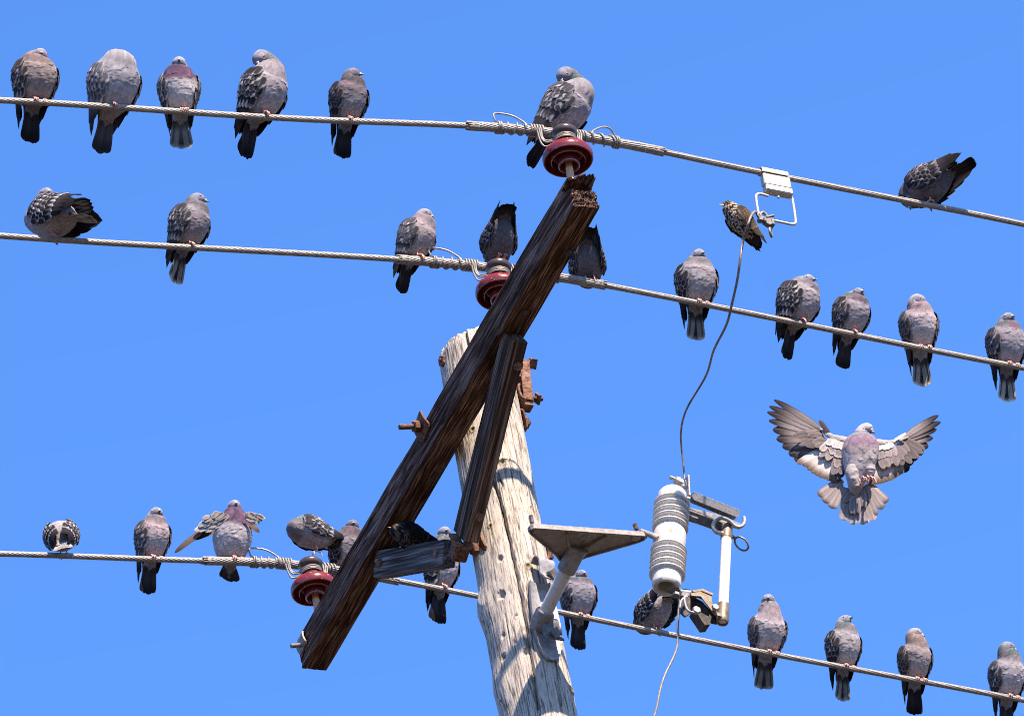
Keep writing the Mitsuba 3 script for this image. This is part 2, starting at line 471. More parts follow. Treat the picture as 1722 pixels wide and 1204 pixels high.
def bolt(key, a, b, left=None, right=None, r=0.0085):
    """through bolt from a to b; left and right: 'head' or 'nut' a distance in from that end"""
    a, b = np.asarray(a, float), np.asarray(b, float)
    ax = unit(b - a)
    put(key, threaded(a, b, r), 'mat_rust', smooth=50)
    for end, sgn, o in ((left, 1, a), (right, -1, b)):
        if end is None:
            continue
        kind, inset = end
        c = o + ax * sgn * inset
        put(key + '__' + ('nut' if sgn > 0 else 'head'), nut(c + ax * sgn * 0.002, ax, 0.036, 0.020, 0.5), 'mat_rust', smooth=30)
        put(key + '__' + ('washer' if sgn > 0 else 'washer_001'), curved_washer(c + ax * sgn * 0.020, -ax * sgn, 0.080, 0.006, -0.007, 0.25), 'mat_rust', smooth=40)


# pole-top bolt, its washer on the upper left and the rusty strain bracket on the right
bolt('utility_pole__bolt', aty(739, 607, 0), aty(900, 609, 0), ('nut', 0.012), None)
# lower right bolt of the braces
bolt('utility_pole__bolt_001', aty(770, 921, -0.012), aty(930, 936, -0.012), ('nut', 0.055), ('head', 0.016))
SB_T, SB_B = aty(880, 612, -0.02), aty(887, 680, -0.02)
sbx = unit(SB_B - SB_T)
ch = []
Lb = np.linalg.norm(SB_B - SB_T)
face = unit(np.array([1, -0.02, 0.1]) - sbx * (np.array([1, -0.02, 0.1]) @ sbx)); side = np.cross(sbx, face)
mid = (SB_T + SB_B) / 2
ch.append(place(rbox([Lb, 0.036, 0.007], 0.0015), mid + face * 0.012, sbx, za=face))
ch.append(place(rbox([Lb, 0.007, 0.034], 0.0015), mid - side * 0.0205 - face * 0.004, sbx, za=face))
ch.append(place(rbox([Lb, 0.007, 0.034], 0.0015), mid + side * 0.0205 - face * 0.004, sbx, za=face))
ch.append(place(rbox([0.007, 0.036, 0.036], 0.0015), SB_B + sbx * 0.0036 - face * 0.004, sbx, za=face))
ch.append(place(rbox([0.014, 0.040, 0.045], 0.004), SB_B + sbx * 0.014 - face * 0.008, sbx, za=face))
put('utility_pole__strain_bracket', join(*ch), 'mat_rust', smooth=30)
put('utility_pole__strain_bracket__nut', nut(aty(881, 609, 0) + face * 0.030, face, 0.034, 0.022, 0.2, 4), 'mat_rust', smooth=30)
e0, e1 = aty(882, 669, -0.02), aty(912, 671, -0.02)
put('utility_pole__strain_bracket__bolt', threaded(e0, e1, 0.0075), 'mat_rust', smooth=50)
put('utility_pole__strain_bracket__nut_001', nut(e1 - unit(e1 - e0) * 0.046, e1 - e0, 0.032, 0.018, 0.1), 'mat_rust', smooth=30)
put('utility_pole__strain_bracket__nut_002', nut(e1 - unit(e1 - e0) * 0.017, e1 - e0, 0.034, 0.010, 0.4, 4), 'mat_rust', smooth=30)
wz = aty(868, 668, -0.03)
put('utility_pole__washer', curved_washer(np.array([pole_axis(wz[2])[0] + pole_r(wz[2]) - 0.002, -0.02, wz[2]]), [-1, 0, 0], 0.085, 0.007, -0.012, 0.1), 'mat_rust', smooth=40)


# ------------------------------------------------------------------ timbers: crossarm and two braces
def timber(P0, P1, w, h, wdir, amp=0.0022, nl=320, seed=0, nper=(22, 30), rotten=None, bevel=0.005, bow=0.0):
    """solid timber from P0 to P1, w across wdir, grain grooves along it; rotten(y, z) = how far the P0 end has rotted back"""
    P0, P1 = np.asarray(P0, float), np.asarray(P1, float)
    L = np.linalg.norm(P1 - P0); A = (P1 - P0) / L
    W = unit(np.asarray(wdir, float) - A * (np.asarray(wdir, float) @ A)); H = np.cross(A, W)
    per = []
    nw, nh = nper
    for k in range(nw): per.append((-1 + 2 * k / nw, -1))
    for k in range(nh): per.append((1, -1 + 2 * k / nh))
    for k in range(nw): per.append((1 - 2 * k / nw, 1))
    for k in range(nh): per.append((-1, 1 - 2 * k / nh))
    per = np.array(per, float)
    q = per * [w / 2, h / 2]
    lim = np.array([w / 2 - bevel, h / 2 - bevel])
    core = np.clip(q, -lim, lim); d = q - core
    ln = np.linalg.norm(d, axis=1, keepdims=True)
    nrm = np.where(ln > 1e-9, d / np.maximum(ln, 1e-9), 0)
    flat = ln[:, 0] < 1e-9
    corner = (np.abs(per) > 0.999).all(1)
    q = core + nrm * np.minimum(ln, bevel)
    t = np.linspace(0, 1, nl)
    S = t[:, None] * L * np.ones((1, len(per)))
    a, b = q[None, :, 0] + 0 * S, q[None, :, 1] + 0 * S
    g = meshkit.fbm(np.stack([a * 210, b * 210, S * 3.2], -1), 3, seed)
    g2 = meshkit.fbm(np.stack([a * 80, b * 80, S * 1.5], -1), 2, seed + 3)
    lo = meshkit.fbm(np.stack([a * 12, b * 12, S * 2.2], -1), 2, seed + 5)
    e = (g - 0.5) * amp + (g2 - 0.5) * amp * 1.6 - np.clip(0.40 - g2, 0, 1) * amp * 9 + (lo - 0.5) * amp * 2.2
    n2 = unit(np.where(np.abs(per) > 0.999, per, 0))
    qq = q[None] + n2[None] * e[..., None]
    ctr = P0 + S[..., None] * A
    v = ctr + qq[..., :1] * W + qq[..., 1:] * H
    m = len(per)
    caps = []
    for end, base in ((0, v[0]), (1, v[-1])):
        c = base.mean(0)
        ringset = []
        for s in np.r_[np.linspace(0.97, 0.08, 15), 0]:
            ring = c + (base - c) * s
            l2 = (ring - c) @ np.stack([W, H], -1)
            dz = (meshkit.fbm(np.stack([l2[:, 0] * 190, l2[:, 1] * 190, l2[:, 0] * 0 + seed], -1), 3, seed + 2) - 0.5) * (0.020 if end == 0 and rotten else 0.004)
            if end == 0 and rotten:
                dz = dz + rotten(l2[:, 0], l2[:, 1])
            ringset.append(ring + dz[:, None] * (A if end == 0 else -A))
        caps.append(np.array(ringset))
    if rotten:      # the rim follows the rot
        for i in range(14):
            l2 = (v[i] - (P0 + S[i, 0] * A)) @ np.stack([W, H], -1)
            r = rotten(l2[:, 0], l2[:, 1]) + (meshkit.fbm(np.stack([l2[:, 0] * 190, l2[:, 1] * 190, l2[:, 0] * 0 + seed], -1), 3, seed + 2) - 0.5) * 0.020
            v[i] += np.maximum(0, r - S[i, 0])[:, None] * A + (np.minimum(r, 0) * (1 - i / 14))[:, None] * A
    v = np.concatenate([caps[0][::-1], v, caps[1]])
    return trimesh.Trimesh(v.reshape(-1, 3), grid_faces(len(v), m, True), process=False)


def rot(y, z):      # W runs along -x, H upwards: the end is eaten away in a hollow between two ragged tongues
    u, w = z / 0.060, y / 0.0445
    n = meshkit.fbm(np.stack([y * 260, z * 120, z * 0], -1), 3, 77)
    lower = np.clip((0.22 - u) / 0.10, 0, 1)
    hollow = np.clip((u - 0.15) / 0.15, 0, 1) * np.clip((0.80 - u) / 0.15, 0, 1)
    tongue = np.clip((u - 0.42) / 0.2, 0, 1) * np.clip((0.45 - w) / 0.5, 0, 1)
    return hollow * 0.050 - tongue * 0.010 + (n - 0.5) * 0.026 * (1 - 0.6 * lower) + 0.012 * lower + np.clip(w, 0, 1) * np.clip(u, 0, 1) * 0.02


ARM_N, ARM_F = np.array([0, -1.243, AZ]), np.array([0, 1.192, AZ])
arm = timber(ARM_N, ARM_F, 0.089, 0.120, [-1, 0, 0], 0.0024, 420, 11, (22, 30), rot, 0.004)
put('crossarm__beam', arm, 'mat_arm', smooth=True)
tag('crossarm', 'dark weathered wooden crossarm with a rotten upper end, bolted across the pole', 'crossarm')
bolt('crossarm__bolt', aty(671, 718, 0), aty(891, 711, 0), ('nut', 0.060), ('head', 0.016), 0.0085)
fb = np.array([-0.0445, 1.145, AZ + 0.012])
b0 = aty(489, 1086, 1.145)
put('crossarm__bolt_001', threaded(b0, fb + [0.03, 0, 0], 0.0075), 'mat_lead', smooth=50)
put('crossarm__bolt_001__washer', curved_washer(fb + [-0.010, 0, 0], [-1, 0, 0], 0.062, 0.006, -0.007, 0.2), 'mat_lead', smooth=40)
for k, y in enumerate((-0.72, 0.38, -1.02)):       # dark discs added on the underside: darkness of old bored holes put into colour
    put('crossarm__' + ('hole_disc' if k == 0 else 'hole_disc_%03d' % k), lathe([(0, -0.004), (0.010, -0.004), (0.012, 0), (0.012, 0.02), (0, 0.02)], [0.0 if k < 2 else 0.026, y, AZ - 0.0645], [0, 0, 1], 20), 'mat_iron', smooth=40)

def brace(key, y0, y1, z0, z1, mat, label, wpx=0.054, hh=0.098):
    a, b = np.array([0, y0, AZ + z0]), np.array([0, y1, AZ + z1])
    put(key + '__timber', timber(a, b, wpx, hh, [-1, 0, 0], 0.0010, 150, 23 if y0 < 0 else 31, (14, 22), None, 0.004), mat, smooth=True)
    A = unit(b - a)
    return a, b, A


a, b, A = brace('wooden_brace', -0.625, -0.045, -0.085, -0.435, 'mat_brace', '')
tag('wooden_brace', 'brown wooden brace slanting in front of the pole, from crossarm down to the brace bolt', 'brace')
nb = np.cross(A, [1, 0, 0]); nb = nb if nb[2] < 0 else -nb       # its under and front face
for k, (s, o) in enumerate(((0.05, 0.010), (0.56, 0.006))):
    c = a + A * (0.03 + s) + nb * 0.044 + np.array([o, 0, 0])
    put('wooden_brace__bolt' + ('' if k == 0 else '_%03d' % k), join(nut(c + nb * 0.004, nb, 0.026, 0.016, 0.4), lathe([(0, 0), (0.021, 0), (0.021, 0.003), (0, 0.003)], c - nb * 0.001, nb, 24)), 'mat_rust', smooth=30)
a, b, A = brace('wooden_brace_001', 0.575, 0.085, -0.085, -0.405, 'mat_brace_grey', '', 0.046, 0.088)
tag('wooden_brace_001', 'short looking greyish wooden brace under the crossarm that carries the black starling', 'brace')
for k, s in enumerate((0.05, 0.530)):
    c = a + A * s + np.array([-0.023, 0, 0.0])
    put('wooden_brace_001__bolt' + ('' if k == 0 else '_%03d' % k), join(nut(c + np.array([-0.003, 0, 0]), [-1, 0, 0], 0.026, 0.010, 0.5), lathe([(0, 0), (0.017, 0), (0.017, 0.003), (0, 0.003)], c, [-1, 0, 0], 24)), 'mat_rust', smooth=30)
# iron fittings where the two braces meet the bolt
jc = aty(771, 921, -0.0)
ir = [place(rbox([0.05, 0.05, 0.05], 0.004), jc + np.array([0.01, 0.02, 0.0]), [1, 0, 0], za=[0, 0.4, 1]),
      nut(aty(790, 917, -0.01), [1, 0, 0.15], 0.044, 0.030, 0.3),
      place(rbox([0.034, 0.012, 0.055], 0.003), aty(767, 908, -0.035), [1, 0, 0.1], za=[0, 0.2, 1])]
put('utility_pole__brace_clip', join(*ir), 'mat_rust', smooth=30)

# ------------------------------------------------------------------ pin insulators
PINS = [(958, 298), None, (532, 1015)]
CAPS = [(949, 226), (838, 452), (522, 951)]
INS = []
for k in range(3):
    if PINS[k]:
        base = on(*PINS[k], 0, 0.0)
        y = base[1]
    else:
        y = -0.575
    cap = aty(*CAPS[k], y)
    INS.append((np.array([0.0, y, AZ + 0.055]), cap))
ins_names = []
INS_LABEL = ['red porcelain insulator at the high rotten end of the crossarm, under the preening pigeon',
             'red porcelain insulator half hidden behind the upper part of the crossarm',
             'red porcelain insulator near the lowest end of the crossarm, under the pigeon seen side on']
for k, (base, cap) in enumerate(INS):
    key = numbered('insulator')
    ax = unit(cap - base)
    # heights measured down from the crown of the cap
    prof = [(0.000, -0.120), (0.018, -0.122), (0.022, -0.140), (0.028, -0.155), (0.032, -0.158), (0.036, -0.155), (0.037, -0.148), (0.038, -0.118), (0.043, -0.106), (0.050, -0.110), (0.053, -0.132), (0.0555, -0.138),
            (0.0585, -0.135), (0.060, -0.122), (0.065, -0.110), (0.071, -0.114), (0.074, -0.128), (0.077, -0.133), (0.0812, -0.132), (0.0842, -0.125), (0.0845, -0.117), (0.0825, -0.107), (0.077, -0.098), (0.067, -0.090), (0.054, -0.083), (0.043, -0.076), (0.036, -0.068)]
    scene_top = cap + ax * 0.020
    sm = []
    P = np.array(prof) * [0.945, 1.0]
    put(key + '__skirt', lathe(P, scene_top, ax, 72), 'mat_porcelain_red', smooth=50)
    crown = [(0.036, -0.0685), (0.032, -0.064), (0.030, -0.056), (0.030, -0.044), (0.033, -0.035), (0.039, -0.028), (0.0415, -0.020), (0.041, -0.012), (0.036, -0.005), (0.024, -0.001), (0.0, 0.0)]
    put(key + '__crown', lathe(crown, scene_top, ax, 56), 'mat_cap', smooth=50)
    pin = [scene_top - ax * 0.118, scene_top - ax * 0.165, base + ax * 0.01, base - ax * 0.02]
    put(key + '__pin', tube(spline(np.array(pin), 8), [0.0105, 0.0112, 0.0115, 0.012, 0.012, 0.0125, 0.0125, 0.0125], 20), 'mat_pin', smooth=60)
    tag(key, INS_LABEL[k], 'insulator', 'pin insulators along the crossarm')
    INS[k] = (base, cap, ax, scene_top)

# ------------------------------------------------------------------ conductors with armour rods and tie wires
WPX = [[(0, 169), (180, 180), (360, 192), (540, 201.5), (720, 210), (860, 217.5), (950, 224.5), (1040, 240), (1120, 257), (1200, 275), (1360, 306), (1540, 341), (1722, 377.5)],
       [(0, 397), (200, 409), (400, 421), (620, 434.5), (760, 443), (838, 450.5), (950, 468), (1060, 488.5), (1100, 496), (1400, 555), (1722, 619)],
       [(0, 931), (200, 937.5), (350, 943.5), (480, 948.6), (525, 952), (580, 959), (645, 973), (808, 1003), (938, 1029), (1220, 1084), (1460, 1129), (1722, 1177)]]
WIRES = []
ROD = [(790, 1112), (674, 1012), (347, 663)]
WR, AR = 0.0098, 0.0150
LINE_LABEL = ['stranded power line on the topmost insulator, carrying the clamp and wire bail', 'stranded power line in the middle, passing behind the crossarm', 'stranded power line lowest in view, passing behind the pole']


def strand(P, R, n, lay, depth=0.16, per=4, x0=0.0):
    t, A, B = frames(P)
    s = np.r_[0, np.cumsum(np.linalg.norm(np.diff(P, axis=0), axis=1))] + x0
    m = n * per
    th = np.arange(m) * 2 * math.pi / m
    prof = R * (1 - depth + depth * np.abs(np.cos(n * th / 2)) ** 0.6)
    rot_ = th[None] - 2 * math.pi * s[:, None] / lay
    v = P[:, None] + prof[None, :, None] * (np.cos(rot_)[..., None] * A[:, None] + np.sin(rot_)[..., None] * B[:, None])
    return trimesh.Trimesh(v.reshape(-1, 3), grid_faces(len(P), m, True), process=False)


def helix(P_fn, x0, x1, turns, R, phase=0.0, n=None):
    n = n or int(abs(turns) * 18) + 4
    x = np.linspace(x0, x1, n)
    a = phase + np.linspace(0, turns * 2 * math.pi, n)
    C = np.array([P_fn(q) for q in x])
    C[:, 1] += R * np.cos(a); C[:, 2] += R * np.sin(a)
    return C


for k in range(3):
    base, cap, ax, top = INS[k]
    Y = cap[1] + 0.044
    pts = np.array([aty(x, y, Y) for x, y in WPX[k]])
    from scipy.interpolate import UnivariateSpline
    cs = UnivariateSpline(pts[:, 0], pts[:, 2], k=3, s=len(pts) * 0.0018 ** 2)
    xl, xr = pts[0, 0], pts[-1, 0]
    dl, dr_ = float(cs.derivative()(xl)), float(cs.derivative()(xr))

    def zf(x, cs=cs, xl=xl, xr=xr, dl=dl, dr_=dr_):
        x = np.asarray(x, float)
        return np.where(x < xl, cs(xl) + dl * (x - xl), np.where(x > xr, cs(xr) + dr_ * (x - xr), cs(np.clip(x, xl, xr))))

    WIRES.append((Y, zf))
    key = numbered('power_line')
    x = np.r_[np.arange(-14, xl - 0.4, 0.25), np.arange(xl - 0.4, xr + 0.4, 0.006), np.arange(xr + 0.4, 14, 0.25)]
    P = np.stack([x, np.full_like(x, Y), zf(x)], -1)
    put(key + '__conductor', strand(P, WR, 10, 0.165, 0.13), 'mat_wire', smooth=True)
    a0, a1 = aty(ROD[k][0], 0, Y)[0], aty(ROD[k][1], 0, Y)[0]
    def at_x(px, k=k, Y=Y):
        py = np.interp(px, [q[0] for q in WPX[k]], [q[1] for q in WPX[k]])
        return aty(px, py, Y)[0]
    a0, a1 = at_x(ROD[k][0]), at_x(ROD[k][1])
    x = np.arange(a0, a1, 0.006)
    P = np.stack([x, np.full_like(x, Y), zf(x)], -1)
    put(key + '__armour_rod', strand(P, AR, 13, 0.25, 0.13), 'mat_wire', smooth=True)
    # a few rod ends stand proud, each cut at its own length
    rng = np.random.default_rng(40 + k)
    rods = []
    for e, sg in ((a0, -1), (a1, 1)):
        for j in range(12):
            l = rng.uniform(0.0, 0.018)
            an = 2 * math.pi * j / 12 + 0.3
            xs = np.linspace(e - sg * 0.03, e + sg * l, 5)
            C = np.stack([xs, np.full(5, Y), zf(xs)], -1)
            C[:, 1] += 0.0128 * np.cos(an); C[:, 2] += 0.0128 * np.sin(an)
            rods.append(tube(C, 0.0026, 8))
    put(key + '__rod_end', join(*rods), 'mat_wire', smooth=50)
    tag(key, LINE_LABEL[k], 'power line', 'power lines on the crossarm')
    labels[key + '__rod_end'] = {'kind': 'stuff'}
    Pf = lambda q, Y=Y, zf=zf: np.array([q, Y, float(zf(q))])
    x0 = cap[0]
    R = AR + 0.0035
    # tie wire, left side then right: tight turns by the cap, loose ones, a tight pair and a free loop back over the top
    for sg in (-1, 1):
        if k > 0 and sg > 0:
            C = helix(Pf, x0 + 0.050, x0 + 0.115, 5.2, R, 0.4)
            if k == 1:
                C2 = helix(Pf, x0 + 0.215, x0 + 0.235, 2.2, R, 0.2)
                arch = np.array([C2[-1], C2[-1] + [-0.03, -0.01, 0.045], C2[-1] + [-0.09, 0, 0.03]])
                C2 = np.vstack([C2, spline(arch, 14)[1:]])
                put(key + '__tie_wire_002', tube(C2, 0.0029, 10), 'mat_wire', smooth=60)
            put(key + '__tie_wire_001', tube(C, 0.0029, 10), 'mat_wire', smooth=60)
            continue
        d = sg
        C = [helix(Pf, x0 + d * 0.050, x0 + d * 0.098, 5.0, R, 0.4)]
        ph = 0.4 + 5.0 * 2 * math.pi
        end = 0.205 if k != 2 else 0.19
        C.append(helix(Pf, x0 + d * 0.098, x0 + d * (end - 0.012), 3.0 if sg < 0 else 2.6, R, ph)[1:])
        ph += (3.0 if sg < 0 else 2.6) * 2 * math.pi
        C.append(helix(Pf, x0 + d * (end - 0.012), x0 + d * (end + 0.004), 2.25, R, ph)[1:])
        last = C[-1][-1]
        back = Pf(x0 + d * (end - 0.090)) + [0, -R, R * 0.6]
        hi = 0.056 if sg < 0 else 0.052
        arch = np.array([last, last + [d * 0.004, -0.002, 0.028], Pf(x0 + d * (end - 0.018)) + [0, -0.004, hi], Pf(x0 + d * (end - 0.052)) + [0, -0.010, hi * 0.82], back])
        C.append(spline(arch, 26)[1:])
        C.append((back + helix(lambda q: np.zeros(3), 0, 1, 0.35, R, math.pi - 0.5) - helix(lambda q: np.zeros(3), 0, 1, 0.35, R, math.pi - 0.5)[0])[1:])
        put(key + ('__tie_wire' if sg < 0 else '__tie_wire_001'), tube(np.vstack(C), 0.0029, 10), 'mat_wire', smooth=60)
    # bands round the front of the cap's neck, from the turns on one side to those on the other
    b1 = unit(np.cross(ax, [0, 1, 0])); b1 = b1 if b1[0] > 0 else -b1
    b2 = np.cross(ax, b1); b2 = b2 if b2[1] < 0 else -b2
    bands = []
    for j, (h, rad) in enumerate(((-0.042, 0.0335), (-0.0485, 0.0335), (-0.055, 0.0340))):
        an = np.linspace(math.radians(-12), math.radians(192), 30)
        C = top + ax * h + rad * (np.cos(an)[:, None] * b1 + np.sin(an)[:, None] * b2)
        L = np.array([C[-1], C[-1] + [-0.022, 0.018, 0.006 - 0.012 * (j == 2)], Pf(x0 - 0.062 - 0.008 * j) + [0, -R, -0.004 - 0.010 * (j == 2)]])
        Rr = np.array([Pf(x0 + 0.060 + 0.008 * j) + [0, -R, -0.004], C[0] + [0.020, 0.016, 0.004], C[0]])
        bands.append(tube(np.vstack([spline(Rr, 8)[:-1], C, spline(L, 8)[1:]]), 0.0029, 10))
    put(key + '__tie_band', join(*bands), 'mat_wire', smooth=60)
# ------------------------------------------------------------------ birds
def V3(*a):
    return np.array(a, float)


def mixc(a, b, t):
    t = np.asarray(t, float)[..., None]
    return np.asarray(a, float) * (1 - t) + np.asarray(b, float) * t


def sst(a, b, x):
    t = np.clip((x - a) / (b - a), 0, 1)
    return t * t * (3 - 2 * t)


MORPHS = {
    #           head                 nape/neck sheen (two)                    breast               belly               wing ground           wing marks           tail
    'blue':    ((.25, .25, .28), (.09, .16, .12), (.20, .13, .165), (.31, .27, .28), (.40, .375, .385), (.15, .14, .15), (.42, .40, .39), (.13, .12, .13)),
    'pale':    ((.40, .395, .42), (.24, .28, .27), (.40, .33, .345), (.43, .40, .40), (.47, .445, .45), (.34, .325, .33), (.60, .57, .56), (.22, .205, .21)),
    'dusky':   ((.19, .18, .195), (.08, .11, .10), (.19, .105, .125), (.185, .15, .155), (.31, .285, .285), (.085, .078, .085), (.30, .28, .28), (.085, .078, .085)),
    'check':   ((.29, .285, .31), (.12, .17, .15), (.25, .19, .205), (.34, .295, .295), (.41, .375, .37), (.09, .082, .09), (.48, .455, .43), (.11, .10, .11)),
    'rosy':    ((.30, .295, .31), (.20, .20, .20), (.37, .245, .26), (.45, .355, .345), (.48, .425, .41), (.20, .185, .19), (.47, .44, .42), (.14, .128, .13)),
    'brown':   ((.34, .315, .31), (.25, .19, .17), (.32, .23, .20), (.295, .235, .205), (.32, .265, .24), (.14, .115, .105), (.44, .395, .36), (.09, .075, .075)),
    'pied':    ((.33, .33, .35), (.05, .03, .06), (.13, .045, .11), (.58, .53, .51), (.52, .47, .44), (.24, .22, .22), (.62, .59, .57), (.24, .22, .21)),
    'star':    ((.045, .036, .030), (.04, .032, .026), (.04, .031, .025), (.045, .036, .028), (.045, .036, .028), (.20, .145, .105), (.42, .28, .17), (.10, .08, .065)),
    'starblk': ((.022, .018, .019), (.024, .02, .022), (.026, .02, .022), (.024, .019, .02), (.024, .019, .02), (.016, .012, .012), (.09, .055, .038), (.014, .011, .011)),
}


def ring_sweep(C, Lr, r, ns, nt):
    """C: control points (n,3), Lr: lateral direction per control point, r: (n,2) half width and half depth"""
    A = np.hstack([C, Lr, r])
    S = spline(A, ns)
    P, L, R = S[:, :3], S[:, 3:6], np.maximum(S[:, 6:8], 0.0006)
    t = unit(np.gradient(P, axis=0))
    L = unit(L - t * (L * t).sum(1, keepdims=True))
    D = np.cross(t, L)
    s = np.r_[0, np.cumsum(np.linalg.norm(np.diff(P, axis=0), axis=1))]
    return P, t, L, D, R, s


def plumage(P, t, L, D, R, s, nt, rng, row=0.0105, wid=0.0135, lift=0.0022, liftfn=None, rough=0.0035, seed=0, fall=2.1):
    """vertices of a feathered body: overlapping scallops that point towards the tail; returns also, per vertex, feather id noise and place along the feather"""
    ns = len(P)
    th = np.arange(nt) * 2 * math.pi / nt
    TH = np.broadcast_to(th, (ns, nt))
    Sg = np.broadcast_to(s[:, None], (ns, nt))
    rm = (R[:, :1] + R[:, 1:]) / 2
    N = np.cos(TH)[..., None] * L[:, None] * R[:, 1, None, None] + np.sin(TH)[..., None] * D[:, None] * R[:, 0, None, None]
    N = unit(N)
    dr = np.gradient(rm[:, 0], s + np.arange(ns) * 1e-9)
    N = unit(N - t[:, None] * np.clip(dr, -2, 2)[:, None, None])
    base = P[:, None] + np.cos(TH)[..., None] * L[:, None] * R[:, :1, None] + np.sin(TH)[..., None] * D[:, None] * R[:, 1:, None]
    H = np.zeros((ns, nt)); ID = np.full((ns, nt), 0.5); U = np.full((ns, nt), 0.3); E = np.zeros((ns, nt))
    nrow = int(s[-1] / row) + 3
    rad = np.interp(np.arange(nrow) * row, s, rm[:, 0])
    cnt = np.maximum(6, np.round(2 * math.pi * rad / wid)).astype(int)
    jit = rng.uniform(-0.5, 0.5, nrow)
    k0 = np.floor(Sg / row).astype(int)
    tab = rng.random((nrow + 4, 64, 4))
    done = np.zeros((ns, nt), bool)
    for back in (3, 2, 1, 0):          # roots nearer the head lie on top
        k = np.clip(k0 + back, 0, nrow - 1)
        n = cnt[k]
        ph = TH / (2 * math.pi) * n + jit[k]
        c = np.floor(ph).astype(int)
        q = ph - c - 0.5                       # -0.5 .. 0.5 across
        rnd = tab[k, c % np.minimum(n, 64)]
        root = k * row + (rnd[..., 0] - 0.5) * row * 0.7
        ln = row * fall * (0.85 + 0.3 * rnd[..., 1])
        x = (root - Sg) / ln
        half = 0.56 * np.sqrt(np.clip(1 - np.clip((x - 0.35) / 0.65, 0, 1) ** 2.2, 0, 1))
        inside = (x > 0) & (x < 1) & (np.abs(q + (rnd[..., 3] - 0.5) * 0.25) < half) & ~done
        h = (0.15 + 0.85 * x) * (1 - 0.55 * np.clip((x - 0.72) / 0.28, 0, 1) ** 2) * (1 - 0.35 * np.clip(np.abs(q) / np.maximum(half, 0.05), 0, 1) ** 3) * (0.35 + 1.3 * rnd[..., 2] ** 1.5)
        H = np.where(inside, h, H); ID = np.where(inside, rnd[..., 3], ID); U = np.where(inside, x, U)
        E = np.where(inside, np.maximum(np.clip((np.abs(q) / np.maximum(half, 0.05)), 0, 1) ** 3, x ** 4), E)
        done |= inside
    lf = np.ones(ns) if liftfn is None else liftfn
    rf = meshkit.fbm(np.concatenate([base * 34 + seed, ], -1), 3, seed) - 0.5
    tuft = meshkit.fbm(base * 75 + seed * 1.7, 2, seed + 4) - 0.5
    v = base + N * (lift * lf[:, None] * H + rough * lf[:, None] * (rf * 1.6 + tuft * 0.5))[..., None]
    return v, TH, H, ID, U, E, N


def blade(root, tip, normal, width, curve=0.0, taper=0.6, nt=8, nsd=5, sweep=0.0, point=0.35, camber=0.08, root_w=0.35, fold=0.0):
    """one feather: a thin cambered blade with a shaft line; returns (vertices, faces, t, s)"""
    root, tip = np.asarray(root, float), np.asarray(tip, float)
    d = tip - root; L = np.linalg.norm(d); a = d / L
    n = unit(np.asarray(normal, float) - a * (np.asarray(normal, float) @ a)); b = np.cross(n, a)
    t = 1 - np.linspace(1, 0, nt) ** 1.7; s = np.linspace(-1, 1, nsd)
    w = width / 2 * np.minimum(1, root_w + (1 - root_w) * (t / 0.3)) * np.sqrt(np.maximum(1 - np.clip((t - (1 - point)) / point, 0, 1) ** 2.1, 0.004))
    T_, S_ = np.meshgrid(t, s, indexing='ij')
    off = curve * L * (T_ ** 2 - T_) * 4 * -0.25
    v = root + (T_ * L)[..., None] * a + (S_ * w[:, None] + (sweep * L * (T_ ** 2 - T_)))[..., None] * b
    v = v + n * (off + camber * w[:, None] * (1 - S_ ** 2) + 0.0006 * (S_ == 0))[..., None]
    return v.reshape(-1, 3), grid_faces(nt, nsd, False), T_.reshape(-1), S_.reshape(-1)


def feather_col(t, s, base, edge, tip, rng, tipw=0.12, edgew=0.5, shaft=0.0):
    k = rng.uniform(0.82, 1.18)
    c = np.broadcast_to(np.asarray(base, float) * k, (len(t), 3))
    c = mixc(c, edge, np.clip((np.abs(s) - (1 - edgew)) / edgew, 0, 1) ** 2 * 0.8)
    c = mixc(c, tip, sst(1 - tipw * 1.6, 1 - tipw * 0.3, t) * 0.95)
    if shaft:
        c = mixc(c, np.asarray(base) * 0.4, np.exp(-(s / 0.15) ** 2) * shaft)
    return c


